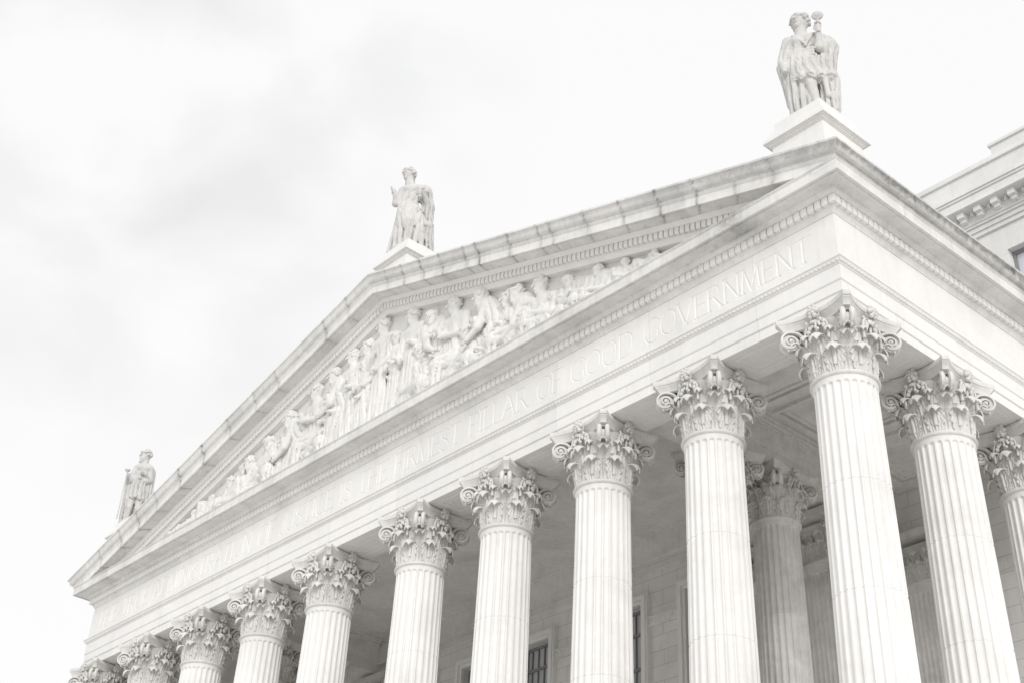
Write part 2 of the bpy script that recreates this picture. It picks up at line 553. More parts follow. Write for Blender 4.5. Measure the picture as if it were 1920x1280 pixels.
# ------------------------------------------------------------------ pediment
CYMA = [(1.775, -0.09), (1.79, -0.08), (1.79, -0.05), (1.775, -0.045), (1.775, -0.02), (1.80, -0.015), (1.815, 0.0), (1.86, 0.012), (1.905, 0.05), (1.93, 0.11), (1.945, 0.18), (1.965, 0.24), (2.005, 0.28), (2.034, 0.285), (2.034, 0.36), (1.9, 0.37), (0.4, 0.44)]
JX = sorted([-15.81, -14.37, -13.62, -11.89, -10.3, -9.68, -8.0, -6.34, -4.78, -3.25, -1.8, -0.4, -17.02, -18.23, -19.35, -21.91, -23.4, -26.68, -28.2, -30.09, -32.0, -33.8, -35.63, -37.1, -38.55, -40.2])
def rakez(x, dz):
    return ZAP + dz - SLOPE * np.abs(x - XC)
def rake(mb, prof, clip=None, stain=None, step=0.09, closed=True):
    """profile (offset, dz) carried up and down both slopes, mitred at the eaves and the apex"""
    nh = int((WID / 2) / step)
    P, A = [], []
    for o_, dz in prof:
        xs = np.concatenate([np.linspace(-WID - o_, XC, nh), np.linspace(XC, o_, nh)[1:]])
        z = rakez(xs, dz)
        if clip is not None:
            z = np.maximum(z, clip)
        P.append(np.stack([xs, np.full_like(xs, -o_), z], -1))
        A.append(stain(xs, o_, dz) if stain else np.zeros_like(xs))
    mb.grid(np.array(P), closed_u=closed, attr=np.array(A))
RJ = np.random.default_rng(2).uniform(0.2, 1, len(JX))
def joint_stain(xs, o_, dz):
    s = np.zeros_like(xs)
    for i, j in enumerate(JX):
        wob = 0.03 * math.sin(dz * 22 + i)
        d = np.abs(xs - j - wob)
        s = np.maximum(s, (0.35 + 0.4 * RJ[i]) * np.exp(-(d / 0.045) ** 2) + 0.22 * RJ[i] * np.exp(-(d / 0.22) ** 2))
    if dz > 0.46:
        k = np.clip((xs + 7.5) / 7, 0, 1)
        s = np.maximum(s, 0.05 + 0.22 * k + (0.10 + 0.1 * k) * math.exp(-((dz - 0.63) / 0.06) ** 2) + 0.06 * np.sin(xs * 3) ** 2 * k)
    return s
mb = MB()
rake(mb, [(0.62, -0.60), (0.876, -0.60), (0.90, -0.56), (0.96, -0.46), (0.975, -0.44), (1.0, -0.438), (1.0, -0.16), (1.13, -0.157), (1.14, -0.13), (1.165, -0.09), (1.215, -0.04), (1.225, 0.0), (0.62, 0.002)], clip=24.70)
part('raking_bed_mould', mb, M_STONE, auto=30)
mb = MB()
rake(mb, [(0.62, 0.003), (1.60, 0.007), (1.60, 0.025), (1.66, 0.025), (1.66, 0.0), (1.734, 0.0), (1.734, 0.31), (1.75, 0.32), (1.765, 0.35), (1.776, 0.36), (1.776, 0.385), (0.62, 0.39)], clip=24.72, stain=joint_stain)
part('raking_corona', mb, M_TRIM, auto=30, attr=True)
mb = MB()
rake(mb, [(o_, dz + 0.473) for o_, dz in CYMA], stain=joint_stain)
part('raking_sima', mb, M_TRIM, auto=40, attr=True)
# tongues under the raking corona
mb = MB()
def rake_tongues(side):
    L0 = 24.9 
    step = 0.22
    d0 = (ZAP - 0.44 - 24.95) / SLOPE
    n = int(d0 / step)
    for i in range(n):
        c = XC + side * (i + 0.5) * step
        hw = step / 2 - 0.028
        for_x = (c - hw, c + hw)
        V = []
        for x in for_x:
            for (oo, dz) in ((0.99, -0.425), (1.105, -0.425), (1.118, -0.3), (1.10, -0.162), (0.99, -0.162)):
                V.append((x, -oo, ZAP + dz - SLOPE * abs(x - XC)))
        mb.add(V, [(0, 1, 2, 3, 4), (9, 8, 7, 6, 5), (0, 5, 6, 1), (1, 6, 7, 2), (2, 7, 8, 3), (3, 8, 9, 4)])
rake_tongues(1); rake_tongues(-1)
part('raking_dentil_row', mb, M_STONE)
# side gutter mould
def side_stain(o_, dz, ys):
    return 0.26 + 0.52 * math.exp(-((dz - 0.2) / 0.11) ** 2) + 0.14 * (dz < -0.01) + 0.07 * np.sin(ys * 1.7) * np.sin(ys * 0.53 + 1)
for sx in (1, -1):
    mb = MB()
    P, A = [], []
    for o_, dz in CYMA:
        ys = np.linspace(-o_, YB, 200)
        x = o_ if sx > 0 else -WID - o_
                # follow the foot of the slope so that the corner closes
        zz = rakez(np.array([x]), dz + 0.473)[0]
        P.append(np.stack([np.full_like(ys, x), ys, np.full_like(ys, zz)], -1))
        A.append(side_stain(o_, dz, ys))
    mb.grid(np.array(P), attr=np.array(A))
    part('side_sima', mb, M_TRIM, auto=40, attr=True)
# tympanum wall
mb = MB()
mb.add([(-WID - 0.4, -0.64, 24.97), (0.4, -0.64, 24.97), (XC, -0.64, 24.97 + SLOPE * (WID / 2 + 0.4) + 0.02)], [(0, 1, 2)])
part('tympanum', mb, M_RELIEF)
mb = MB()
mb.box(-WID - 0.5, 0.5, -1.2, -0.64, 24.97, 25.3)
part('relief_plinth', mb, M_RELIEF)
# roof
mb = MB()
zr = ZAP + 0.473 + 0.38
e_ = WID / 2 + 1.95
P = [(XC - e_, zr - SLOPE * e_), (XC, zr), (XC + e_, zr - SLOPE * e_)]
mb.grid(np.array([[(x, y, z) for x, z in P] for y in (-1.9, YB)]))
part('roof', mb, M_ROOF)

# pedestals for the statues
def pedestal(x, y, ztop, foot):
    mb = MB()
    def blk(h, z0, z1): mb.box(x - h, x + h, y - h, y + h, z0, z1)
    blk(0.93, foot, ztop - 0.235)
    blk(0.965, ztop - 0.235, ztop - 0.20); blk(1.01, ztop - 0.20, ztop - 0.15); blk(1.06, ztop - 0.15, ztop - 0.115)
    blk(1.13, ztop - 0.115, ztop)
    return part('pedestal', mb, M_STONE)
PED = [(0.0, 0.0, 27.5), (XC, 0.0, 33.2), (-WID, 0.0, 27.5)]
for x, y, z in PED:
    pedestal(x, y, z, 25.2 if z < 30 else 30.6)

# ------------------------------------------------------------------ Corinthian column
def bell(z):                     # z from 0 (neck ring) to 1.7
    return 0.80 + 0.02 * z + 0.16 * max(0, z - 0.9) ** 2

def leaf(mb, ang, z0, h, wid, curl, out0, lean=0.0, nu=25, nv=32, lobes=4, tip=1.0, offr=0.0):
    """acanthus leaf: clings to the bell, then curls out and over; scalloped edge, ribs"""
    vs = np.linspace(0, 1, nv)
    us = np.linspace(-1, 1, nu)
    spine = []
    hb = h * 0.86
    for v in vs:
        if v < 0.68:
            t = v / 0.68
            z = z0 + hb * t
            r = bell(z) + 0.035 + offr + out0 * t ** 2.2 + lean * t
            tang = 0
        else:
            t = (v - 0.68) / 0.32
            a = math.pi - t * math.radians(185)
            zc = z0 + hb
            rb = bell(zc) + 0.035 + offr + out0 + lean
            r = rb + curl + curl * math.cos(a)
            z = zc + curl * 0.95 * math.sin(a)
        spine.append((r, z))
    spine = np.array(spine)
    T = np.gradient(spine, axis=0)
    T /= np.linalg.norm(T, axis=1)[:, None]
    Nn = np.stack([T[:, 1], -T[:, 0]], 1)       # outward normal in (r, z)
    P = np.zeros((nv, nu, 3)); Q = np.zeros((nv, nu, 3))
    for i, v in enumerate(vs):
        env = (0.66 + 0.36 * math.sin(min(1, v / 0.62) * math.pi / 2)) * (1 if v < 0.72 else 1 - (0.95 * (v - 0.72) / 0.28) ** 1.6 * 0.62) * (tip if v > .72 else 1)
        ph = (v * lobes) % 1.0
        scal = 1 - (0.20 if v < 0.7 else 0.10) * (1 - math.sin(math.pi * ph)) ** 1.3
        w = wid * env * scal
        for j, u in enumerate(us):
            s = u * w
            au = abs(u)
            # lobes fan: ribs run from the mid vein up and out
            ribs = math.cos(2 * math.pi * (2.7 * au - 0.30 * au * math.sin(2 * math.pi * ph)))
            body = 1.0 if v < 0.66 else max(0.25, 1 - (v - 0.66) * 4)
            rel = (0.020 * ribs + 0.035 * math.exp(-(u / 0.10) ** 2)) * body * min(1, v * 5 + 0.3)
            rel -= 0.030 * body * math.exp(-((au - 0.72) / 0.12) ** 2) * max(0, math.cos(2 * math.pi * ph))
            cup = 0.045 * au ** 2.2 * (0.3 + v)
            n_ = rel + cup * (1 if v < 0.68 else 0.2)
            r = spine[i, 0] + Nn[i, 0] * n_
            z = spine[i, 1] + Nn[i, 1] * n_ - 0.09 * au ** 1.5 * (v > 0.6) * (v - 0.6) * 4 * curl / 0.14
            th = ang + s / max(spine[i, 0], 0.6)
            P[i, j] = (r * math.cos(th), r * math.sin(th), z)
            tk = 0.04 if v < 0.68 else 0.028
            r_ = r - Nn[i, 0] * tk; z_ = z - Nn[i, 1] * tk
            Q[i, j] = (r_ * math.cos(th), r_ * math.sin(th), z_)
    mb.grid(P)
    mb.grid(Q[:, ::-1])
    # rim
    edge = [(i, 0) for i in range(nv)] + [(nv - 1, j) for j in range(1, nu)] + [(i, nu - 1) for i in range(nv - 2, -1, -1)]
    R = np.array([[P[a], Q[a]] for a in edge])
    mb.grid(R)

def spiral_pts(c, R0, turns, start, sgn, decay=0.13, n=44, Rend=None):
    th = np.linspace(0, turns * 2 * np.pi, n)
    r = R0 * np.exp(-decay * th)
    a = start + sgn * th
    return np.stack([c[0] + r * np.cos(a), c[1] + r * np.sin(a)], 1), r / R0

def ribbon(mb, pts2, half, thick, frame, off):
    """band following a 2-D path in the vertical plane given by frame(s, n, z) -> xyz"""
    T = np.gradient(pts2, axis=0); T /= np.linalg.norm(T, axis=1)[:, None] + 1e-9
    Nn = np.stack([-T[:, 1], T[:, 0]], 1)
    P = []
    for i, (s, z) in enumerate(pts2):
        t = thick[i]; h = half[i]; o_ = off[i]
        rowp = []
        for (a, b) in ((-1, -1), (-0.55, 1), (0, 0.7), (0.55, 1), (1, -1)):
            q = (s + Nn[i, 0] * t * b, z + Nn[i, 1] * t * b)
            rowp.append(frame(q[0], o_ + a * h, q[1]))
        P.append(rowp)
    mb.grid(np.array(P), closed_v=True)
    mb.add(P[0], [(0, 1, 2, 3, 4)]); mb.add(P[-1], [(4, 3, 2, 1, 0)])

def make_volute(ang):
    """corner pair of scrolls in the diagonal plane"""
    mb = MB()
    ca, sa = math.cos(ang), math.sin(ang)
    fr = lambda s, n, z: (s * ca - n * sa, s * sa + n * ca, z)
    c = (1.315, 1.375); R0 = 0.285
    for sg in (-1, 1):
        sp, k = spiral_pts(c, R0, 2.1, math.pi * 0.5, -1, 0.125, 60)
        stem = []
        for t in np.linspace(0, 1, 16)[:-1]:
            p0, p1, p2, p3 = np.array((0.86, 0.95)), np.array((0.93, 1.40)), np.array((1.02, 1.67)), np.array((1.315, 1.66))
            stem.append((1 - t) ** 3 * p0 + 3 * (1 - t) ** 2 * t * p1 + 3 * (1 - t) * t * t * p2 + t ** 3 * p3)
        pts = np.concatenate([stem, sp])
        m = len(stem)
        thick = np.concatenate([np.linspace(0.055, 0.034, m), 0.029 * k ** 0.5 + 0.004])
        half = np.concatenate([np.linspace(0.06, 0.075, m), 0.078 * k ** 0.15])
        off = np.concatenate([np.linspace(0.26, 0.118, m), 0.118 + 0.03 * np.linspace(0, 1, len(sp))]) * sg
        ribbon(mb, pts, half, thick, fr, off)
        # recessed disc behind the scroll and a round eye
        th = np.linspace(0, 2 * np.pi, 24, endpoint=False)
        P = [[fr(c[0] + rr * math.cos(t), sg * n_, c[1] - 0.01 + rr * math.sin(t)) for t in th] for rr, n_ in ((0.01, 0.115), (0.235, 0.115), (0.235, 0.07), (0.01, 0.07))]
        mb.grid(np.array(P), closed_v=True)
        mb.ell(fr(c[0] + 0.0, sg * 0.18, c[1]), (0.055, 0.055, 0.055), 6, 10)
    # flat fillet bridging the two scrolls
    th = np.linspace(math.radians(120), math.radians(-100), 14)
    P = [[fr(c[0] + rr * math.cos(t), n_, c[1] + rr * math.sin(t)) for t in th] for rr, n_ in ((0.15, -0.07), (0.15, 0.07), (0.08, 0.07), (0.08, -0.07))]
    mb.grid(np.array(P), closed_u=True)
    # console block carrying the abacus horn
    P = [fr(s, n, z) for s in (1.10, 1.36) for n in (-0.06, 0.06) for z in (1.62, 1.74)]
    mb.add(P, [(0, 1, 3, 2), (4, 6, 7, 5), (0, 4, 5, 1), (2, 3, 7, 6), (0, 2, 6, 4), (1, 5, 7, 3)])
    return mb

def make_rosette(ang, rng):
    """flower at the middle of an abacus side, with the foliage under it"""
    mb = MB()
    ca, sa = math.cos(ang), math.sin(ang)
    fr = lambda s, n, z: (s * ca - n * sa, s * sa + n * ca, z)
    c = np.array((1.09, 0.0, 1.90))
    for ring_, (R, k, rr) in enumerate(((0.13, 6, 0.075), (0.075, 5, 0.06))):
        for i in range(k):
            a = 2 * math.pi * i / k + ring_ * 0.4
            q = fr(c[0] + 0.02 + 0.05 * ring_, R * math.cos(a), c[2] + R * math.sin(a) * 1.15)
            mb.ell(q, (rr, rr, rr), 5, 8)
    mb.ell(fr(c[0] + 0.10, 0, c[2]), (0.045, 0.045, 0.045), 5, 8)
    mb.ell(fr(0.99, 0, 1.9), (0.14, 0.14, 0.2), 6, 10)
    # stalk and foliage cluster below
    mb.tube([fr(0.95, 0, 1.0), fr(0.97, 0, 1.35), fr(1.03, 0, 1.75)], [0.05, 0.04, 0.05], 8)
    for i in range(14):
        n_ = rng.uniform(-0.27, 0.27)
        z_ = rng.uniform(1.32, 1.68)
        r_ = rng.uniform(0.04, 0.075)
        mb.ell(fr(1.0 + 0.05 * math.cos(n_ * 6) + rng.uniform(-.02, .03), n_, z_), (r_, r_, r_ * 1.1), 5, 8)
    # inner helices
    for sg in (-1, 1):
        sp, k = spiral_pts((0.17 * sg, 1.56), 0.105, 1.5, math.pi * 0.5, sg, 0.14, 30)
        stem = [np.array((0.36 * sg, 1.0)) * (1 - t) ** 2 + 2 * (1 - t) * t * np.array((0.42 * sg, 1.62)) + t * t * np.array((0.17 * sg, 1.665)) for t in np.linspace(0, 1, 10)[:-1]]
        pts = np.concatenate([stem, sp])
        f2 = lambda s, n, z: fr(1.0 + n, s, z)
        half = np.full(len(pts), 0.045)
        thick = np.concatenate([np.linspace(0.035, 0.022, len(stem)), 0.022 * k ** 0.5])
        off = np.zeros(len(pts))
        ribbon(mb, pts, half, thick, f2, off)
    return mb

def make_abacus():
    mb = MB()
    A_, CH, CON = 1.2116, 0.115, 0.25
    plan = []
    for q in range(4):
        rot = q * math.pi / 2
        c, s = math.cos(rot), math.sin(rot)
        for t in np.linspace(-1, 1, 21):
            y = t * (A_ - CH)
            x = A_ + 0.02 - CON * (1 - t * t) ** 0.85 + (0.06 * (abs(t) - 1) if abs(t) > .9 else 0)
            plan.append((c * x - s * y, s * x + c * y))
    plan = np.array(plan)
    d = np.linalg.norm(plan, axis=1)[:, None]
    dirn = plan / d
    lay = [(-0.30, 1.66), (-0.16, 1.685), (-0.155, 1.71), (-0.135, 1.75), (-0.10, 1.80), (-0.065, 1.84), (-0.04, 1.86), (-0.04, 1.885), (0.0, 1.90), (0.015, 1.95), (0.02, 2.0), (0.0, 2.045), (-0.03, 2.058), (-0.4, 2.058)]
    P = np.array([[(*(p + dr * o_), z) for p, dr in zip(plan, dirn)] for o_, z in lay])
    mb.grid(P, closed_v=True)
    n = len(plan)
    mb.add([(*p, 2.0575) for p in (plan - dirn * 0.41)], [list(range(n))])
    return mb

def make_capital():
    mb = MB()
    mb.lathe([(0.86, 0.0), (0.902, 0.03), (0.915, 0.07), (0.902, 0.11), (0.855, 0.135), (0.83, 0.14), (0.80, 0.15), (0.805, 0.4), (0.81, 0.8), (0.83, 1.1), (0.87, 1.35), (0.93, 1.55), (1.0, 1.66), (0.7, 1.70)], 64)
    for k in range(8):
        leaf(mb, math.radians(22.5 + 45 * k), 0.14, 0.68, 0.285, 0.12, 0.05, lobes=4, tip=0.86)
    for k in range(8):
        leaf(mb, math.radians(45 * k), 0.14, 1.13, 0.30, 0.13, 0.09, lobes=6, nv=44, offr=-0.03, tip=0.86)
    for q in range(4):
        leaf(mb, math.radians(45 + 90 * q), 0.80, 0.50, 0.25, 0.125, 0.24, lobes=3, nv=26, nu=17, offr=0.02)
        for sg in (-1, 1):
            leaf(mb, math.radians(45 + 90 * q + sg * 24), 0.80, 0.52, 0.15, 0.09, 0.12, lobes=3, nv=22, nu=13, offr=0.0)
            a = math.radians(45 + 90 * q + sg * 22)
            mb.tube([(0.86 * math.cos(a), 0.86 * math.sin(a), 0.3), (0.88 * math.cos(a), 0.88 * math.sin(a), 0.8), (0.93 * math.cos(a), 0.93 * math.sin(a), 1.2)], [0.05, 0.06, 0.08], 8)
    return mb

def make_shaft(zb, ztop, nper=10):
    """fluted shaft with entasis; z measured from zb = 0; ztop = foot of neck ring"""
    nfl = 24
    H = ztop
    zs = list(np.linspace(0.55, H - 0.75, 14))
    joints = [H - 2.92, H - 5.72, H - 8.5, H - 11.3]
    for j in joints:
        zs += [j - 0.09, j - 0.03, j - 0.028, j - 0.013, j + 0.013, j + 0.028, j + 0.03, j + 0.09]
    zs += [H - 0.7, H - 0.5, H - 0.38] + list(np.linspace(H - 0.32, H - 0.10, 14)) + [H - 0.06, H - 0.03, H]
    zs += [0.0, 0.08, 0.2, 0.3, 0.4]
    zs = np.array(sorted(zs))
    th = np.arange(nfl * nper) / (nfl * nper) * 2 * np.pi
    f = (np.arange(nfl * nper) % nper) / nper       # 0..1 within a flute period
    x = (f - 0.5) / 0.39                             # -1..1 across the flute
    P = np.zeros((len(zs), len(th), 3))
    for i, z in enumerate(zs):
        t = max(0, (H - 0.6 - z) / 15.9)
        r = 0.82 + 0.20 * t ** 1.15
        if z > H - 0.2:
            r += 0.035 * ((z - H + 0.2) / 0.2) ** 2
        if z < 0.4:
            r += 0.06 * ((0.4 - z) / 0.4) ** 2
        prof = np.sqrt(np.clip(1 - x * x, 0, 1))
        ztf = (H - 0.13) - (1 - prof) * 0.09
        zbf = 0.35 + (1 - prof) * 0.10
        on = np.clip((ztf - z) / 0.03, 0, 1) * np.clip((z - zbf) / 0.03, 0, 1)
        dep = 0.060 * prof ** 0.9 * on * (r / 0.85)
        rr = r - dep
        for j in joints:
            if abs(z - j) < 0.02:
                rr = rr - 0.017
        P[i, :, 0] = rr * np.cos(th); P[i, :, 1] = rr * np.sin(th); P[i, :, 2] = z
    mb = MB()
    mb.grid(P, closed_v=True)
    return mb

def make_base():
    mb = MB()
    mb.box(-1.38, 1.38, -1.38, 1.38, -0.75, -0.45)
    mb.lathe([(0.9, -0.452), (1.28, -0.45), (1.36, -0.38), (1.36, -0.30), (1.28, -0.23), (1.18, -0.20), (1.15, -0.13), (1.19, -0.08), (1.24, -0.06), (1.24, 0.0), (1.12, 0.03), (0.9, 0.04)], 48)
    return mb

CAPZ = ZT - 2.058
shaft_me = make_shaft(0, CAPZ - ZB).mesh('shaft', M_SHAFT)
base_me = make_base().mesh('column_base', M_SHAFT)
cap_me = make_capital().mesh('capital', M_CARVE, True)
aba_me = make_abacus().mesh('abacus', M_CARVE)
vol_me = [make_volute(math.radians(45 + 90 * q)).mesh('volute', M_CARVE) for q in range(4)]
ros_me = [make_rosette(math.radians(90 * q), np.random.default_rng(3 + q)).mesh('rosette', M_CARVE, True) for q in range(4)]
_tmp = []
for me_ in [shaft_me, base_me, cap_me, aba_me] + vol_me + ros_me:
    t_ = bpy.data.objects.new('t', me_)
    recalc(t_)
    if me_ in (shaft_me, aba_me, base_me, cap_me) or me_ in vol_me:
        autosmooth(t_, 38 if me_ is not shaft_me else 50)
    _tmp.append(t_)
for t_ in _tmp:
    bpy.data.objects.remove(t_)

def column(x, y, zt=ZT, sc=1.0, label=None, mats=None):
    c = empty('column', Vector((x, y, ZB)) + ROOTINV, 0, court)
    if label: c['label'] = label
    capz = zt - 2.058 * sc - ZB
    link('shaft', mats['shaft'] if mats else shaft_me, c, (0, 0, 0), 0, (sc, sc, capz / (CAPZ - ZB)))
    link('column_base', mats['base'] if mats else base_me, c, (0, 0, 0), 0, (sc, sc, 1))
    link('capital', mats['cap'] if mats else cap_me, c, (0, 0, capz), 0, (sc,) * 3)
    link('abacus', mats['aba'] if mats else aba_me, c, (0, 0, capz), 0, (sc,) * 3)
    for q in range(4):
        link('volute', mats['vol'][q] if mats else vol_me[q], c, (0, 0, capz), 0, (sc,) * 3)
        link('rosette', mats['ros'][q] if mats else ros_me[q], c, (0, 0, capz), 0, (sc,) * 3)
    return c
for i, x in enumerate(COLX):
    column(x, 0)
for k in (1, 2):
    column(0, TS * k)
    column(-WID, TS * k)
# inner order has its own, blotchier granite
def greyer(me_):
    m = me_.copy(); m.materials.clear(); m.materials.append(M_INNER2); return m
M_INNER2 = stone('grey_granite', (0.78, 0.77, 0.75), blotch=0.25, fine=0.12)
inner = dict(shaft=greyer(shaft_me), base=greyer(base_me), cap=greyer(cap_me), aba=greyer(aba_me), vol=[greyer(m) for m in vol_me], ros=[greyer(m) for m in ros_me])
for (x, y) in ((-7.53, 6.35), (-7.75, 3.95), (-WID + 7.53, 6.35), (-WID + 7.75, 3.95)):
    column(x, y, 21.5, 0.9, 'grey sheltered inner column', inner)

# ------------------------------------------------------------------ behind the columns
ZCE = 23.0
mb = MB()
mb.box(-WID + 0.76, -0.76, 0.76, 20.5, ZCE, ZCE + 0.3)
part('ceiling', mb, M_CEIL)
for x0, x1 in ((-8.25, -6.9), (-WID + 6.9, -WID + 8.25)):
    mb = MB()
    mb.box(x0, x1, 0.76, 9.3, 21.503, 22.999)
    for dx, za, zb_ in ((0.03, 21.95, 22.30), (0.06, 22.30, 22.62), (0.10, 22.62, 22.72), (0.16, 22.72, 22.80), (0.26, 22.80, 22.90), (0.34, 22.90, 22.998)):
        mb.box(x0 - dx, x1 + dx, 0.762, 9.0, za, zb_)
    part('ceiling_beam', mb, M_INNER)
mb = MB()
for dd, za, zb_ in ((0.10, 21.2, 22.3), (0.18, 22.5, 22.8), (0.3, 22.8, 22.9), (0.4, 22.9, 22.998)):
    mb.box(-WID + 8.7, -8.7, 0.761, 0.761 + dd, za, zb_)      # inner face of the front entablature
part('inner_cornice', mb, M_INNER)
for cx_ in (-4.1, -WID + 4.1):
    for k in range(3):
        mb = MB()
        y0_ = 1.4 + 3.7 * k
        for w_, t_ in ((0.0, 0.12), (0.22, 0.07)):
            x0_, x1_, ya, yb = cx_ - 2.2 + w_, cx_ + 2.2 - w_, y0_ + w_, y0_ + 3.2 - w_
            mb.box(x0_, x1_, ya, ya + 0.14, ZCE - t_, ZCE - 0.001); mb.box(x0_, x1_, yb - 0.14, yb, ZCE - t_, ZCE - 0.001)
            mb.box(x0_, x0_ + 0.14, ya + 0.141, yb - 0.141, ZCE - t_, ZCE - 0.001); mb.box(x1_ - 0.14, x1_, ya + 0.141, yb - 0.141, ZCE - t_, ZCE - 0.001)
        part('ceiling_panel', mb, M_INNER)
mb = MB()
mb.box(-WID + 0.76, -6.92, 9.12, 9.31, 21.95, 22.998)
mb.box(-WID + 0.76, -6.91, 9.06, 9.31, 22.85, 22.997)
mb.box(-WID + 0.76, -6.91, 9.04, 9.31, 21.88, 21.96)
mb.box(-WID + 0.76, -6.91, 9.2, 9.31, 21.5, 21.56)
part('wall_band', mb, M_INNER)
# main wall with openings
WINS = [(-26.94, -24.4), (-23.35, -20.88), (-18.3, -15.86), (-14.38, -12.0), (-30.6, -28.2)]
FR = 0.36
ZW0, ZW1 = 13.9, 20.72
mb = MB()
xs = [-WID + 0.76]
for a, b in sorted(WINS):
    xs += [a + FR, b - FR]
xs += [-6.9]
for i in range(0, len(xs), 2):
    mb.box(xs[i], xs[i + 1], 9.3, 10.0, ZB - 0.75, ZCE - 0.001)
for a, b in WINS:
    mb.box(a + FR, b - FR, 9.3, 10.0, ZW1 - FR, ZCE - 0.001)
    mb.box(a + FR, b - FR, 9.3, 10.0, ZB - 0.75, ZW0)
mb.box(-7.5, -6.9, 10.0, 12.6, ZB - 0.75, ZCE - 0.001)
mb.box(-7.5, 0.7, 12.6, 13.3, ZB - 0.75, ZCE - 0.001)
mb.box(0.1, 0.7, 13.3, YB, ZB - 0.75, 21.04)
mb.box(-WID - 0.7, -WID - 0.1, 9.3, YB, ZB - 0.75, 21.04)
part('rear_wall', mb, M_WALL)
# string course
edges = sorted(WINS)
prev = -WID + 0.8
for a, b in edges + [(-6.9, -6.9)]:
    if a - 0.0 > prev:
        mb = MB()
        mb.box(prev + 0.002, a - 0.002, 9.2, 9.32, 19.42, 19.72)
        mb.box(prev + 0.002, a - 0.002, 9.16, 9.32, 19.72, 19.80)
        for i in range(int((a - prev) / 0.22)):
            x = prev + 0.12 + i * 0.22
            mb.ell((x, 9.2, 19.57), (0.07, 0.035, 0.09), 5, 6)
        part('string_course', mb, M_INNER)
    prev = b
mb = MB()
mb.box(-7.5, -0.1, 12.5, 12.62, 19.15, 19.5)
part('string_course', mb, M_INNER)

def window(x0, x1, z0, z1, y, fr=FR, glass=M_GLASS, cols=5, depth=0.35, stonem=M_STONE, rows=(0.14, 0.34, 0.48, 0.78)):
    w = MB()
    # moulded stone surround
    for (t, d0) in ((0.0, 0.20), (0.07, 0.26), (0.24, 0.16)):
        t1 = {0.0: 0.07, 0.07: 0.24, 0.24: fr}[t]
        w.box(x0 + t, x0 + t1, y - d0, y + 0.02, z0, z1 - t)
        w.box(x1 - t1, x1 - t, y - d0, y + 0.02, z0, z1 - t)
        w.box(x0 + t1, x1 - t1, y - d0, y + 0.02, z1 - t1, z1 - t)
    o = part('window', w, stonem)
    g = MB()
    gy = y + depth
    g.box(x0 + fr, x1 - fr, gy, gy + 0.02, z0, z1 - fr)
    go = part('pane', g, glass); go.parent = o; go.location = (0, 0, 0)
    s = MB()
    a, b, c, d = x0 + fr, x1 - fr, z0, z1 - fr
    s.box(a, a + 0.1, gy - 0.1, gy - 0.002, c, d); s.box(b - 0.1, b, gy - 0.1, gy - 0.002, c, d); s.box(a + 0.1, b - 0.1, gy - 0.1, gy - 0.002, d - 0.1, d)
    for k in range(1, cols):
        xx_ = a + (b - a) * k / cols
        s.box(xx_ - 0.022, xx_ + 0.022, gy - 0.07, gy - 0.003, c, d - 0.1)
    for q in rows:
        zz_ = d - (d - c) * q
        s.box(a + 0.1, b - 0.1, gy - 0.085, gy - 0.004, zz_ - 0.05, zz_ + 0.05)
    so = part('sash', s, M_FRAME); so.parent = o; so.location = (0, 0, 0)
    return o
for a, b in WINS:
    window(a, b, ZW0, ZW1, 9.3)

# pilasters on the rear wall
def pilaster(x, y, ring_z, sc=0.9, face=-1):
    w = MB()
    hw = 0.72 * sc
    P = []
    xs_ = np.linspace(-hw, hw, 71)
    u = (xs_ + hw) / (2 * hw) * 7
    f = (u % 1 - 0.5) / 0.4
    dpt = 0.05 * np.sqrt(np.clip(1 - f * f, 0, 1))
    for z in (ZB, ring_z - 0.3, ring_z - 0.25, ring_z):
        dd = dpt if z < ring_z - 0.27 else dpt * 0
        P.append(np.stack([x + xs_, y - 0.25 + dd, np.full_like(xs_, z)], -1))
    w.grid(np.array(P))
    w.box(x - hw, x + hw, y - 0.19, y + 0.02, ZB, ring_z)
    po = part('pilaster', w, M_INNER2)
    c = MB()
    c.box(x - hw - 0.06, x + hw + 0.06, y - 0.31, y, ring_z, ring_z + 0.1)
    c.box(x - hw, x + hw, y - 0.24, y, ring_z + 0.1, ring_z + 1.6 * sc)
    c.box(x - hw - 0.35, x + hw + 0.35, y - 0.55, y, ring_z + 1.75 * sc, ring_z + 2.05 * sc)
    lf = MB()
    for row_, (zz, hh, n_) in enumerate(((0.12, 0.7, 4), (0.12, 1.15, 3))):
        for k in range(n_):
            leaf(lf, 0.0, zz, hh, 0.20, 0.13, 0.05)
            V = lf.v[-3:]
            cx_ = -hw + (k + 0.5) * 2 * hw / n_ 
            for vi in range(3):
                A_ = lf.v[-3 + vi]
                r_ = np.hypot(A_[:, 0], A_[:, 1]); t_ = np.arctan2(A_[:, 1], A_[:, 0])
                lf.v[-3 + vi] = np.stack([x + cx_ + t_ * 0.85 * sc, y - 0.25 - (r_ - 0.84) * sc, ring_z + A_[:, 2] * sc], -1)
    c.add(np.concatenate(lf.v), lf.f)
    for sg in (-1, 1):
        sp, k_ = spiral_pts((x + sg * (hw + 0.12), ring_z + 1.45 * sc), 0.24 * sc, 1.8, math.pi / 2, -sg, 0.13, 40)
        ribbon(c, sp, np.full(len(sp), 0.09), 0.03 * k_ ** 0.5, lambda s, n, z: (s, y - 0.4 + n, z), np.zeros(len(sp)))
    co_ = part('pilaster_capital', c, M_INNER2, auto=40); co_.parent = po; co_.location = (0, 0, 0)
pilaster(-8.25, 9.3, 19.5)
pilaster(-6.35, 12.6, 19.4)
pilaster(-10.9, 9.3, 19.5)
pilaster(-WID + 8.25, 9.3, 19.5)
pilaster(-WID + 10.9, 9.3, 19.5)

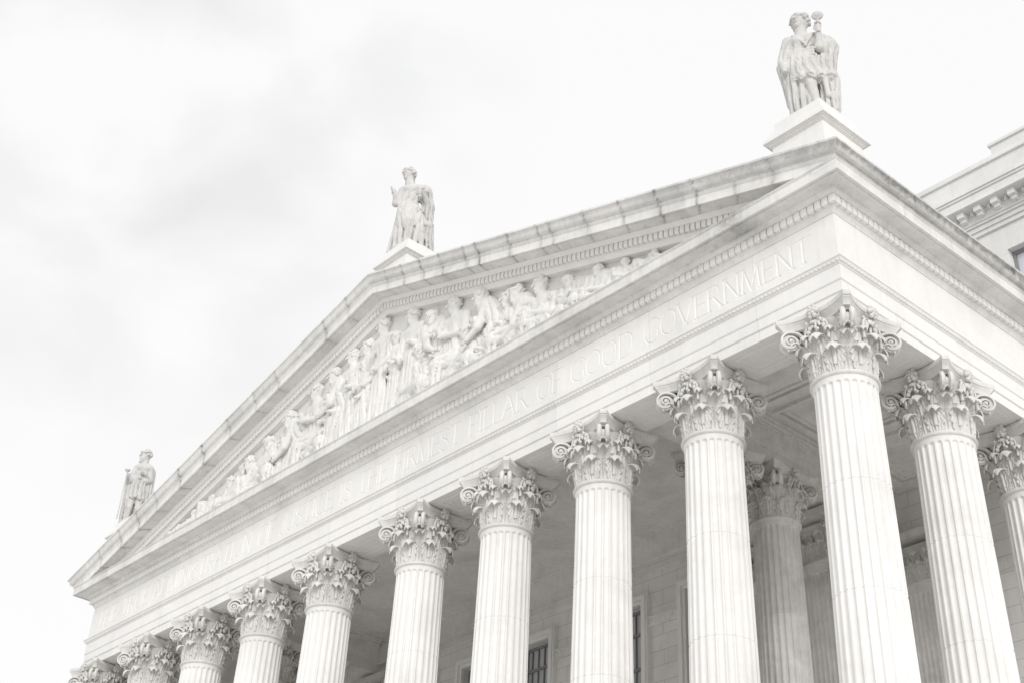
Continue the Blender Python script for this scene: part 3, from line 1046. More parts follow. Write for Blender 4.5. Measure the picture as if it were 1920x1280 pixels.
# podium and steps under the columns
mb = MB()
mb.box(-WID - 2.2, 2.2, -2.2, YB, GZ, ZB - 0.75)
for k in range(14):
    z1 = ZB - 0.75 - 0.16 * (k + 1) * 1.6
    if z1 < GZ + 0.05: break
    mb.box(-WID - 1.0, 1.0, -2.2 - 0.55 * (k + 1), -2.198 - 0.55 * k, GZ, z1)
part('podium', mb, M_PAVE)

# ------------------------------------------------------------------ tall block behind: main body of the same courthouse
tall = tag(empty('main_block', (-8, 24, GZ)), 'taller pale stone block with bracketed cornice and windows behind the portico', 'building')
TINV = Vector((8, -24, -GZ))
def tpart(name, mb, mat, parent=None, **k):
    o = part(name, mb, mat, parent or tall, **k)
    if parent is None: o.location = TINV
    return o
BX0, BX1 = -36.0, 60.0
YW = 21.0
mb = MB()
twins = []
x = -5.1
while x < 40:
    twins.append((x, x + 1.9)); x += 4.4
x = -5.1 - 4.4
while x > -34:
    twins.append((x, x + 1.9)); x -= 4.4
twins.sort()
zrows = [(33.6, 37.26), (27.2, 30.6)]
xs = [BX0] + [v for w_ in twins for v in w_] + [BX1]
for i in range(0, len(xs), 2):
    mb.box(xs[i], xs[i + 1], YW, YW + 1, 27.2, 37.26)
mb.box(BX0, BX1, YW, YW + 1, 37.26, 39.4)
mb.box(BX0, BX1, YW, YW + 1, GZ, 27.2)
for a, b in twins:
    mb.box(a, b, YW, YW + 1, 30.6, 33.6)
mb.box(BX0, BX1, YW + 1, YW + 14, GZ, 41.2)
tpart('facade_wall', mb, M_FARWALL)
mb = MB()
mb.box(BX0 - .1, BX1, YW - 0.12, YW + 0.01, 38.5, 38.72)
mb.box(BX0 - .1, BX1, YW - 0.20, YW + 0.01, 38.72, 38.95)
mb.box(BX0 - .3, BX1, YW - 0.28, YW + 0.01, 38.95, 39.08)
mb.box(BX0 - 1.0, BX1, YW - 1.0, YW + 0.2, 39.66, 40.12)
mb.box(BX0 - 1.06, BX1, YW - 1.07, YW + 0.2, 40.12, 40.24)
mb.box(BX0 - 1.12, BX1, YW - 1.14, YW + 0.2, 40.24, 40.44)
mb.box(BX0 - 0.3, BX1, YW - 0.35, YW + 0.2, 39.08, 39.66)
x = BX0
while x < 20:
    mb.box(x, x + 0.34, YW - 0.80, YW - 0.35, 39.36, 39.655)      # brackets
    mb.box(x + 0.04, x + 0.30, YW - 0.62, YW - 0.35, 39.2, 39.36)
    mb.box(x + 0.52, x + 0.66, YW - 0.50, YW - 0.35, 39.46, 39.655)
    mb.box(x + 0.42, x + 0.76, YW - 0.32, YW - 0.27, 39.14, 39.40)
    x += 0.86
tpart('bracketed_cornice', mb, M_FARWALL)
mb = MB()
mb.box(BX0 - 0.4, BX1, YW - 0.55, YW + 0.9, 40.44, 41.75)
mb.box(BX0 - 0.5, BX1, YW - 0.66, YW + 1.0, 41.75, 42.0)
tpart('parapet', mb, M_FARWALL)
mb = MB()
mb.box(-5.6, 30, YW + 1.5, YW + 8, 41.2, 44.4)
mb.box(-5.7, 30, YW + 1.4, YW + 8, 44.4, 44.55)
tpart('roof_block', mb, M_FARWALL)
M_SKYGLASS = plain('reflecting_glass', (0.55, 0.58, 0.62), 0.1)
for a, b in twins:
    for z0, z1 in zrows[:1]:
        w = MB()
        w.box(a + 0.0, a + 0.14, YW + 0.35, YW + 0.5, z0, z1); w.box(b - 0.14, b, YW + 0.35, YW + 0.5, z0, z1)
        w.box(a + 0.14, b - 0.14, YW + 0.35, YW + 0.5, z1 - 0.16, z1); w.box(a + 0.14, b - 0.14, YW + 0.35, YW + 0.5, (z0 + z1) / 2 - 0.05, (z0 + z1) / 2 + 0.05)
        o = tpart('window', w, M_FRAME)
        g = MB(); g.box(a + 0.14, b - 0.14, YW + 0.44, YW + 0.46, z0, z1 - 0.16)
        go = part('pane', g, M_SKYGLASS, o); go.location = (0, 0, 0)

# ------------------------------------------------------------------ ground
mb = MB()
mb.box(-1500, 1500, -1500, 1500, GZ - 0.3, GZ)
g = link('ground', mb.mesh('ground', M_PAVE))
tag(g, 'pale paved square in front of the courthouse', None, None, 'structure')

# ------------------------------------------------------------------ sculpture: signed-distance modelling
class Sculpt:
    def __init__(self, lo, hi, h):
        self.h = h
        self.o = np.array(lo, float)
        n = np.ceil((np.array(hi) - self.o) / h).astype(int) + 1
        self.ax = [self.o[i] + h * np.arange(n[i]) for i in range(3)]
        self.D = np.full(n, 1.0)
    def sub(self, lo, hi, m=0.16):
        sl = []
        for i in range(3):
            a = max(0, int((lo[i] - m - self.o[i]) / self.h)); b = min(len(self.ax[i]), int((hi[i] + m - self.o[i]) / self.h) + 2)
            sl.append(slice(a, max(a + 1, b)))
        g = np.meshgrid(*[self.ax[i][sl[i]] for i in range(3)], indexing='ij')
        return tuple(sl), g
    def join(self, sl, d, k, cut=False):
        A = self.D[sl]
        if cut:
            d = -d
            hh = np.clip(0.5 - 0.5 * (A - d) / k, 0, 1) if k > 0 else None
            self.D[sl] = A * (1 - hh) + d * hh + k * hh * (1 - hh) if k > 0 else np.maximum(A, d)
        else:
            hh = np.clip(0.5 + 0.5 * (A - d) / k, 0, 1)
            self.D[sl] = A * (1 - hh) + d * hh - k * hh * (1 - hh)
    def cone(self, a, b, ra, rb, k=0.05, sy=1.0, fold=None, cut=False, zmin=None):
        a, b = np.array(a, float), np.array(b, float)
        R = max(ra, rb) * max(1, sy, 1 / sy if sy < 1 else 1)
        sl, (X, Y, Z) = self.sub(np.minimum(a, b) - R, np.maximum(a, b) + R)
        ba = b - a
        L2 = ba @ ba + 1e-9
        px, py, pz = X - a[0], Y - a[1], Z - a[2]
        t = np.clip((px * ba[0] + py * ba[1] + pz * ba[2]) / L2, 0, 1)
        qx, qy, qz = px - t * ba[0], (py - t * ba[1]) / sy, pz - t * ba[2]
        r = ra + (rb - ra) * t
        d = np.sqrt(qx * qx + qy * qy + qz * qz) - r
        if fold:
            amp, n, ph, tw = fold
            if abs(ba[2]) >= abs(ba[0]):
                an = np.arctan2(qy, qx)
            else:
                an = np.arctan2(qy, qz)
            n = max(2, int(n * 0.75))
            w = np.abs(np.sin(an * n / 2 + ph + tw * t * 2 + 0.9 * np.sin(t * 3.3 + ph) + 0.8 * np.sin(an * 1.0 + 2 * ph + t)))
            am = 0.45 + 0.55 * np.sin(an * 1.5 + ph * 2.3 + t * 2.5) ** 2
            d = d + FOLD * amp * am * (0.3 + 0.7 * t) * (1 - w) ** 2.4 * 3.6 - amp * 0.35
            w2 = np.abs(np.sin(an * n * 1.15 + ph * 3 - tw * t * 5 + np.sin(t * 9 + ph * 2)))
            d = d + FOLD * amp * 0.4 * (1 - w2) ** 2
        if zmin is not None:
            an_ = np.arctan2(qy, qx)
            d = np.maximum(d, zmin + 0.05 * np.sin(an_ * 7) - Z)
        if sy < 1: d = d * sy ** 0.3
        self.join(sl, d, k, cut)
    def ell(self, c, r, k=0.05, fold=None, cut=False):
        c, r = np.array(c, float), np.array(r, float)
        sl, (X, Y, Z) = self.sub(c - r, c + r)
        x, y, z = (X - c[0]) / r[0], (Y - c[1]) / r[1], (Z - c[2]) / r[2]
        k0 = np.sqrt(x * x + y * y + z * z) + 1e-6
        k1 = np.sqrt((x / r[0]) ** 2 + (y / r[1]) ** 2 + (z / r[2]) ** 2) + 1e-6
        d = k0 * (k0 - 1) / k1
        if fold:
            amp, n, ph, tw = fold
            w = np.abs(np.sin((z * tw + x * (1 - tw)) * n + ph + y))
            d = d + amp * (1 - w) ** 1.5 * 1.5
        self.join(sl, d, k, cut)
    def box(self, lo, hi):
        sl, (X, Y, Z) = self.sub(lo, hi)
        c = (np.array(lo) + hi) / 2; e = (np.array(hi) - lo) / 2
        d = np.maximum(np.maximum(abs(X - c[0]) - e[0], abs(Y - c[1]) - e[1]), abs(Z - c[2]) - e[2])
        self.D[sl] = np.minimum(self.D[sl], d)
    def head(self, c, r, f, hair='curls', rng=None, up_=(0, 0, 1)):
        c = np.array(c, float); f = np.array(f, float); f /= np.linalg.norm(f)
        u = np.array(up_, float); u -= (u @ f) * f; u /= np.linalg.norm(u)
        s = np.cross(f, u)
        rng = rng or np.random.default_rng(1)
        k = 0.12 * r
        self.cone(c + u * .22 * r - f * .12 * r, c - u * .1 * r - f * .05 * r, .80 * r, .70 * r, k)
        self.cone(c + f * .18 * r - u * .2 * r, c + f * .36 * r - u * .72 * r, .56 * r, .32 * r, .2 * r)
        self.cone(c + f * .70 * r + u * .20 * r + s * .34 * r, c + f * .70 * r + u * .20 * r - s * .34 * r, .12 * r, .12 * r, .1 * r)
        for sg in (-1, 1):
            self.ell(c + f * .84 * r + s * sg * .27 * r + u * .04 * r, (.17 * r, .17 * r, .13 * r), .05 * r, cut=True)
            self.ell(c + f * .62 * r + s * sg * .27 * r + u * .03 * r, (.13 * r,) * 3, .02 * r)
            self.ell(c + s * sg * .76 * r - u * .05 * r, (.12 * r, .12 * r, .2 * r), .06 * r)
        self.cone(c + f * .80 * r + u * .14 * r, c + f * .98 * r - u * .26 * r, .07 * r, .12 * r, .07 * r)
        self.cone(c + f * .74 * r - u * .50 * r + s * .13 * r, c + f * .74 * r - u * .50 * r - s * .13 * r, .075 * r, .075 * r, .04 * r)
        self.cone(c - f * .12 * r - u * .4 * r, c - f * .28 * r - u * 1.35 * r, .46 * r, .50 * r, .2 * r)
        n = 46 if hair == 'curls' else 26
        for i in range(n):
            a = rng.uniform(-1, 1) * 2.2 + math.pi
            e = rng.uniform(-.35, 1.35)
            dv = (f * math.cos(a) * math.cos(e) * -1 * -1 + s * math.sin(a) * math.cos(e) + u * math.sin(e))
            self.ell(c - f * .05 * r + u * .16 * r + dv * .86 * r, (.17 * r,) * 3, .05 * r)
        for i in range(9):         # roll of hair round the brow
            a = -1.25 + 2.5 * i / 8
            self.ell(c + u * .52 * r + (f * math.cos(a) + s * math.sin(a)) * .74 * r - u * .25 * r * abs(math.sin(a)) , (.17 * r,) * 3, .05 * r)
    def hand(self, w, d_, n_, r=.055, grip=0.5):
        """palm from wrist w along d_, palm facing n_; five unequal bent fingers"""
        w = np.array(w, float); d_ = np.array(d_, float) / np.linalg.norm(d_); n_ = np.array(n_, float)
        n_ -= (n_ @ d_) * d_; n_ /= np.linalg.norm(n_)
        s = np.cross(d_, n_)
        p = w + d_ * r * 3.0
        self.cone(w, p, r * 1.2, r * 1.45, .03)
        for i, ln in enumerate((2.6, 3.0, 2.8, 2.1)):
            b = p + s * (i - 1.5) * r * .85
            m = b + d_ * r * ln * .55 + n_ * r * ln * .2 * grip
            e = m + d_ * r * ln * .4 * (1 - grip) + n_ * r * ln * .55 * grip
            self.cone(b, m, r * .5, r * .45, .012); self.cone(m, e, r * .45, r * .36, .012)
        b = w + d_ * r * 1.0 - s * r * 1.0
        m = b - s * r * 1.0 + d_ * r * .9 + n_ * r * .5
        self.cone(b, m, r * .55, r * .48, .02); self.cone(m, m + d_ * r * 1.1 + n_ * r * .5 * grip, r * .48, r * .38, .012)
    def mesh(self, name, mat):
        D = self.D
        D[0] = D[-1] = 1; D[:, 0] = D[:, -1] = 1; D[:, :, 0] = D[:, :, -1] = 1
        s = D < 0
        n = np.array(D.shape) - 1
        acc = np.zeros((*n, 3)); cnt = np.zeros(n)
        for ax in range(3):
            o1, o2 = [a for a in range(3) if a != ax]
            for i in (0, 1):
                for j in (0, 1):
                    st = [0, 0, 0]; st[o1] = i; st[o2] = j
                    A = tuple(slice(st[q], st[q] + n[q]) for q in range(3))
                    st2 = list(st); st2[ax] = 1
                    B = tuple(slice(st2[q], st2[q] + n[q]) for q in range(3))
                    m = s[A] != s[B]
                    da, db = D[A], D[B]
                    t = np.where(m, da / np.where(m, da - db, 1), 0)
                    acc[..., ax] += t * m
                    acc[..., o1] += i * m; acc[..., o2] += j * m
                    cnt += m
        val = cnt > 0
        idx = np.full(n, -1); idx[val] = np.arange(val.sum())
        ijk = np.argwhere(val)
        V = (ijk + acc[val] / cnt[val][:, None]) * self.h + self.o
        Fs = []
        for ax in range(3):
            o1, o2 = [(1, 2), (2, 0), (0, 1)][ax]
            A = [slice(1, n[q]) for q in range(3)]; B = [slice(1, n[q]) for q in range(3)]
            A[ax] = slice(0, n[ax]); B[ax] = slice(1, n[ax] + 1)
            sa, sb = s[tuple(A)], s[tuple(B)]
            m = np.argwhere(sa != sb)
            flip = sa[tuple(m.T)]
            base = m.copy()
            for q in range(3):
                if q != ax: base[:, q] += 1
            def cell(d1, d2):
                c = base.copy(); c[:, o1] -= d1; c[:, o2] -= d2
                return idx[tuple(c.T)]
            q4 = np.stack([cell(1, 1), cell(0, 1), cell(0, 0), cell(1, 0)], 1)
            q4[~flip] = q4[~flip][:, ::-1]
            Fs.append(q4)
        Fs = np.concatenate(Fs)
        Fs = Fs[(Fs >= 0).all(1)]
        me = bpy.data.meshes.new(name)
        me.vertices.add(len(V)); me.vertices.foreach_set('co', V.astype(np.float32).ravel())
        me.loops.add(len(Fs) * 4); me.loops.foreach_set('vertex_index', Fs.astype(np.int32).ravel())
        me.polygons.add(len(Fs)); me.polygons.foreach_set('loop_start', np.arange(len(Fs), dtype=np.int32) * 4)
        me.update(calc_edges=True); me.validate()
        me.materials.append(mat)
        me.polygons.foreach_set('use_smooth', [True] * len(me.polygons))
        return me

HS = 0.024
FOLD = 1.7
def plinth(mb, z0, zs):
    for h, a, b in zs:
        mb.box(-h, h, -h, h, z0 + a, z0 + b)

# --- statue on the near corner: bare-legged figure holding up a round-headed handle
def statue_near():
    root = tag(empty('statue', (0, 0, 27.5), math.radians(34.2)), 'large stone statue on the near corner pedestal, arm raised with a round-headed handle', 'statue', 'statues on the portico roof')
    z = 0.7
    s = Sculpt((-1.15, -0.95, z - 0.06), (1.25, 0.95, z + 5.1), HS)
    h = lambda x, y, zz: (x, y, z + zz)
    # torso, hips
    s.cone(h(-.10, 0, 3.35), h(-.13, 0, 2.75), .44, .36, .1, .7, (.03, 9, .4, .6))
    s.ell(h(-.26, -.2, 3.42), (.17, .15, .16), .08); s.ell(h(.08, -.2, 3.45), (.17, .15, .16), .08)
    s.cone(h(-.46, .02, 3.55), h(.34, .02, 3.62), .22, .22, .15)
    s.cone(h(-.12, 0, 2.85), h(-.10, 0, 2.3), .38, .47, .08, .75, (.04, 10, 0, .5))
    for q in range(3):
        s.cone(h(-.5, -.16, 2.98 - .1 * q), h(.22, -.3, 2.92 - .12 * q), .06, .06, .02)
    for q in range(3):
        s.cone(h(-.36 + .1 * q, -.26, 3.62 - .06 * q), h(.02, -.36, 3.12 - .05 * q), .03, .03, .03); s.cone(h(.30 - .08 * q, -.26, 3.62 - .06 * q), h(.02, -.36, 3.12 - .05 * q), .03, .03, .03)
    # tunic skirt and long drape on the left
    s.cone(h(-.08, -.05, 2.55), h(.0, -.10, 1.72), .42, .56, .03, .78, (.06, 12, .8, .3), zmin=z + 1.66)
    s.cone(h(-.08, -.05, 2.0), h(-.02, -.08, 1.6), .50, .53, .03, .78, (.05, 12, .8, .1), zmin=z + 1.58)
    s.cone(h(-.30, .02, 2.5), h(-.30, .0, .12), .40, .38, .06, .8, (.075, 11, .2, .25))
    s.cone(h(-.66, .02, 2.6), h(-.48, .12, .2), .17, .17, .05, 1, (.06, 7, 1.2, .4))
    s.cone(h(-.15, .2, 2.4), h(-.05, .25, .1), .35, .42, .06, .8, (.06, 9, .5, .3))
    # legs
    s.cone(h(.02, -.10, 2.3), h(.05, -.24, 1.45), .24, .17, .03); s.cone(h(.05, -.24, 1.45), h(.17, -.12, .45), .17, .10, .04)
    s.cone(h(.09, -.16, 1.15), h(.13, -.12, .9), .15, .13, .05)
    s.cone(h(.17, -.14, .42), h(.12, -.5, .12), .11, .10, .04)
    s.cone(h(-.3, -.1, .3), h(-.36, -.46, .1), .12, .09, .04)
    # left arm, sleeve and cloak edge
    s.cone(h(-.50, .0, 3.52), h(-.72, .02, 2.72), .22, .20, .08, 1, (.03, 6, 0, .5)); s.cone(h(-.72, .02, 2.72), h(-.70, -.16, 2.3), .16, .12, .05)
    s.hand(h(-.70, -.17, 2.3), (-.02, -.3, -1), (1, 0, 0), .06)
    s.cone(h(-.80, .1, 2.6), h(-.60, .12, 1.0), .15, .13, .06, 1, (.05, 5, 0, .6))
    # right arm raised with handle
    s.cone(h(.40, 0, 3.60), h(.42, -.22, 2.98), .20, .15, .06); s.cone(h(.42, -.22, 2.98), h(.46, -.42, 3.50), .13, .085, .04)
    s.hand(h(.46, -.42, 3.50), (0, -.05, 1), (0, -1, 0), .065, .9)
    # cloak over that shoulder and down to the support
    s.ell(h(.62, .12, 3.28), (.31, .32, .50), .12, (.035, 7, .5, .3)); s.cone(h(.72, .1, 3.2), h(.60, .12, 2.2), .30, .24, .1, 1, (.05, 7, .4, .3))
    s.cone(h(.45, .0, 2.6), h(.55, .05, 1.7), .22, .24, .08, 1, (.05, 7, .9, .3))
    s.cone(h(.52, .04, 2.0), h(.52, .05, .1), .22, .26, .08, 1, (.06, 8, .1, .4))
    s.ell(h(.66, -.14, 1.78), (.23, .22, .2), .08, (.03, 5, 0, .9)); s.cone(h(.80, -.06, 1.7), h(.72, 0, .5), .13, .12, .06, 1, (.04, 5, 0, .3))
    s.cone(h(.44, -.16, 2.1), h(.52, -.22, .9), .10, .08, .04)
    # head
    s.cone(h(-.10, 0, 3.62), h(-.11, -.02, 4.1), .20, .17, .08)
    s.head(h(-.09, -.03, 4.36), .36, (-.55, -1, .18), 'curls', np.random.default_rng(4))
    s.cone(h(-.5, -.05, .02), h(.5, -.05, .02), .34, .34, .05, 1.5)
    link('figure', s.mesh('figure', M_STATUE), root)
    b = MB()
    b.tube([(.46, -.48, z + 3.42), (.47, -.48, z + 3.8), (.48, -.46, z + 4.02)], [.055, .05, .06], 10)
    b.ell((.48, -.46, z + 4.16), (.19, .10, .19), 10, 16); b.ell((.48, -.50, z + 4.16), (.13, .09, .13), 8, 14)
    link('handle', b.mesh('handle', M_STATUE, True), root)
    b = MB(); b.box(-1.02, 1.02, -1.02, 1.02, .001, .2); b.box(-.94, .94, -.94, .94, .2, .36); b.box(-.86, .86, -.86, .86, .36, z)
    p_ = link('plinth', b.mesh('plinth', M_STONE), root); p_.rotation_euler = (0, 0, -math.radians(34.2))
    return root

def statue_apex():
    root = tag(empty('statue', (XC, 0, 33.2), math.radians(55.3)), 'robed stone statue on the pediment apex holding up a quill, child at its side', 'statue', 'statues on the portico roof')
    z = 0.6
    s = Sculpt((-1.35, -0.95, z - 0.06), (1.0, 0.95, z + 5.0), HS)
    h = lambda x, y, zz: (x, y, z + zz)
    s.cone(h(-.34, 0, 3.3), h(-.42, 0, 2.7), .42, .37, .1, .75, (.035, 9, .4, .8))
    s.ell(h(-.52, -.2, 3.35), (.16, .15, .15), .08); s.ell(h(-.22, -.2, 3.4), (.16, .15, .15), .08)
    s.cone(h(-.68, .02, 3.36), h(.02, .02, 3.56), .2, .22, .15)
    s.cone(h(-.42, 0, 2.85), h(-.36, -.02, 2.1), .40, .50, .08, .78, (.06, 10, 0, .9))
    for q in range(4):
        s.cone(h(-.05, -.2, 3.0 - .12 * q), h(-.80, -.18, 2.5 - .22 * q), .055, .05, .03)
    s.cone(h(-.36, -.05, 2.3), h(-.30, -.1, 1.55), .48, .52, .06, .8, (.05, 9, .3, .8))
    s.cone(h(-.42, 0, 2.2), h(-.42, .02, .1), .42, .46, .06, .8, (.085, 11, .2, .2))
    s.ell(h(-.30, -.34, 1.75), (.26, .2, .5), .12)
    s.cone(h(-.62, .1, 2.6), h(-.86, .12, .15), .16, .22, .05, 1, (.07, 7, 1.2, .4))
    s.cone(h(-.10, -.25, 2.2), h(-.22, -.40, 1.5), .25, .2, .06); s.cone(h(-.22, -.40, 1.5), h(-.22, -.2, .35), .2, .13, .05, 1, (.03, 6, 0, .2))
    s.cone(h(-.22, -.2, .4), h(-.3, -.55, .12), .13, .1, .04)
    # left forearm up
    s.cone(h(-.70, 0, 3.3), h(-.95, -.1, 2.55), .2, .16, .08); s.cone(h(-.95, -.1, 2.55), h(-1.02, -.3, 2.82), .13, .09, .05)
    s.hand(h(-1.02, -.3, 2.82), (-.2, -.1, 1), (-.3, -1, 0), .055, .8)
    # right arm under the cloak
    s.ell(h(.26, .05, 3.30), (.34, .34, .52), .12, (.04, 7, .5, .3)); s.cone(h(.25, .02, 3.4), h(.50, .02, 2.6), .28, .24, .1, 1, (.05, 7, .2, .3))
    s.cone(h(.45, -.1, 2.6), h(.26, -.4, 2.98), .15, .1, .05); s.hand(h(.26, -.4, 2.98), (-.3, -.3, 1), (0, -1, 0), .06, .9)
    s.ell(h(.30, -.45, 3.12), (.15, .15, .15), .03)
    s.cone(h(.45, .05, 2.7), h(.42, .1, .15), .26, .34, .06, 1, (.07, 8, .3, .3))
    # child leaning at the side
    s.head(h(.08, -.38, 2.02), .24, (-.3, -1, -.1), 'curls', np.random.default_rng(9))
    s.cone(h(.12, -.34, 1.75), h(.20, -.32, 1.05), .22, .26, .08, 1, (.03, 7, 0, .5)); s.cone(h(.10, -.38, 1.0), h(.02, -.45, .15), .15, .10, .05); s.cone(h(.30, -.36, 1.0), h(.32, -.42, .15), .15, .10, .05)
    s.cone(h(.28, -.35, 1.65), h(.52, -.4, 1.35), .11, .08, .04); s.ell(h(.56, -.38, 1.35), (.22, .2, .24), .06, (.03, 5, 0, .7)); s.cone(h(.6, -.3, 1.2), h(.66, -.2, .15), .18, .22, .05, 1, (.05, 7, .5, .3))
    s.cone(h(-.36, 0, 3.5), h(-.46, -.02, 4.05), .19, .16, .08)
    s.head(h(-.54, -.03, 4.28), .345, (-.9, -.75, .05), 'curls', np.random.default_rng(5))
    s.cone(h(-.36, .16, 4.25), h(-.30, .14, 3.75), .12, .08, .06)
    s.cone(h(-.5, -.05, .02), h(.4, -.05, .02), .34, .34, .05, 1.5)
    link('figure', s.mesh('figure', M_STATUE), root)
    b = MB()
    b.tube([(-1.0, -.36, z + 2.84), (-1.12, -.38, z + 3.05), (-1.24, -.38, z + 3.24)], [.03, .085, .02], 10)
    link('quill', b.mesh('quill', M_STATUE, True), root)
    b = MB(); b.box(-1.0, 1.0, -1.0, 1.0, .001, .22); b.box(-.86, .86, -.86, .86, .22, z)
    p_ = link('plinth', b.mesh('plinth', M_STONE), root); p_.rotation_euler = (0, 0, -math.radians(55.3))
    return root

def statue_far():
    rz = math.radians(65.7)
    root = tag(empty('statue', (-41.25, 0, 27.5), rz), 'stone statue in a short tunic holding a staff at the far left roof corner', 'statue', 'statues on the portico roof')
    z = 0.6
    s = Sculpt((-1.25, -0.9, z - 0.06), (0.85, 0.9, z + 4.5), HS)
    h = lambda x, y, zz: (x, y, z + zz)
    s.cone(h(-.26, 0, 3.05), h(-.36, 0, 2.45), .37, .31, .1, .72, (.015, 8, .4, .6))
    s.ell(h(-.40, -.18, 3.1), (.17, .12, .14), .06); s.ell(h(-.12, -.18, 3.12), (.17, .12, .14), .06)
    s.cone(h(-.52, .0, 3.15), h(.02, .0, 3.22), .18, .19, .12)
    s.cone(h(-.34, -.28, 2.5), h(-.34, .2, 2.5), .1, .1, .05); s.cone(h(-.62, -.05, 2.45), h(-.05, -.05, 2.48), .2, .2, .04)
    s.cone(h(-.34, 0, 2.4), h(-.30, -.02, 1.35), .34, .46, .05, .8, (.06, 13, .2, .05), zmin=z + 1.4)
    for sx, kx in ((-.48, -.52), (-.14, -.10)):
        s.cone(h(sx, 0, 1.6), h(kx - .01, -.1, .95), .2, .16, .05); s.cone(h(kx - .01, -.1, .95), h(kx, .0, .2), .165, .095, .05); s.cone(h(kx, .02, .18), h(kx - .05, -.34, .08), .1, .09, .04)
    s.cone(h(-.56, 0, 3.1), h(-.84, -.06, 2.3), .18, .14, .07); s.cone(h(-.84, -.06, 2.3), h(-.93, -.34, 2.36), .12, .085, .05)
    s.hand(h(-.93, -.34, 2.34), (-.1, -.4, 1), (1, 0, 0), .05, .9)
    s.cone(h(.04, 0, 3.15), h(.16, -.02, 2.55), .2, .16, .07); s.cone(h(.16, -.02, 2.55), h(-.12, -.34, 2.72), .13, .09, .05); s.hand(h(-.12, -.34, 2.72), (-1, -.1, .1), (0, 0, 1), .05, .8)
    # cloak behind
    s.cone(h(.12, .2, 3.1), h(.26, .25, 1.2), .24, .24, .06, 1, (.06, 8, .3, .2)); s.cone(h(-.2, .25, 3.0), h(-.2, .3, 1.0), .3, .34, .06, .7, (.06, 9, .3, .2))
    s.cone(h(-.78, .1, 2.2), h(-.66, .1, .1), .16, .20, .05, 1, (.06, 7, 1, .2))
    s.cone(h(-.26, 0, 3.2), h(-.28, 0, 3.62), .17, .14, .06)
    s.head(h(-.30, -.02, 3.84), .33, (-1, -.35, 0), 'curls', np.random.default_rng(6))
    s.cone(h(-.42, -.06, 3.62), h(-.50, -.08, 3.46), .16, .08, .06)
    s.cone(h(-.5, -.05, .02), h(.2, -.05, .02), .3, .3, .05, 1.5)
    link('figure', s.mesh('figure', M_STATUE), root)
    b = MB()
    b.tube([(-.97, -.46, z + .1), (-.99, -.46, z + 2.5), (-1.0, -.44, z + 2.66)], [.03, .035, .05], 8)
    b.lathe([(.02, z + 2.60), (.12, z + 2.68), (.14, z + 2.74), (.02, z + 2.78)], 14, -1.0, -.44)
    link('staff', b.mesh('staff', M_STATUE, True), root)
    b = MB(); b.box(-1.0, 1.0, -1.0, 1.0, .001, .2); b.box(-.86, .86, -.86, .86, .2, z)
    p_ = link('plinth', b.mesh('plinth', M_STONE), root); p_.rotation_euler = (0, 0, -rz)
    p_.location = (0.45 * math.cos(-rz) , 0.45 * math.sin(-rz), 0)
    return root
statue_near(); statue_apex(); statue_far()

# --- low carved ground between and behind the figures (drapery, rocks, foliage in shallow relief)
def carved_ground():
    xs = np.arange(-WID + 2.0, -2.0, 0.045)
    ts = np.linspace(0, 1, 90)
    rg = np.random.default_rng(11)
    def vnoise(x, y, seed):
        r = np.random.default_rng(seed).uniform(-1, 1, (256, 256))
        xi, yi = np.floor(x).astype(int), np.floor(y).astype(int)
        fx, fy = x - xi, y - yi
        fx, fy = fx * fx * (3 - 2 * fx), fy * fy * (3 - 2 * fy)
        g = lambda a, b: r[a % 256, b % 256]
        return (g(xi, yi) * (1 - fx) + g(xi + 1, yi) * fx) * (1 - fy) + (g(xi, yi + 1) * (1 - fx) + g(xi + 1, yi + 1) * fx) * fy
    top = ZAP - 0.62 - SLOPE * np.abs(xs - XC) - 25.25
    crest = np.clip(0.74 + 0.24 * vnoise(xs * 0.9, xs * 0 + 3, 1) + 0.12 * vnoise(xs * 2.7, xs * 0 + 9, 2), 0.3, 0.98)
    X, T = np.meshgrid(xs, ts, indexing='ij')
    Z = T * (np.maximum(top, 0.05) * crest)[:, None]
    lean = 0.5 * vnoise(X * 0.45, Z * 0.3, 3)
    u = X + lean * Z
    d = 0.16 + 0.12 * vnoise(X * 1.1, Z * 0.8, 4) + 0.10 * (1 - np.abs(vnoise(u * 2.4, Z * 0.7, 5))) ** 2 + 0.06 * (1 - np.abs(vnoise(u * 5.0, Z * 0.9, 6))) ** 3 + 0.015 * vnoise(u * 9, Z * 7, 7)
    cen = 0.45 + 0.55 * np.clip(np.abs(X - XC) / 13.0, 0, 1) ** 1.5
    d = np.clip(d * 1.35 * cen, 0.02, 0.6) * np.clip((1 - T) * 6, 0.0, 1) ** 0.5
    mb = MB()
    mb.grid(np.stack([X, -0.642 - d, 25.2 + Z], -1))
    part('relief_ground', mb, M_RELIEF, smooth=True)
carved_ground()

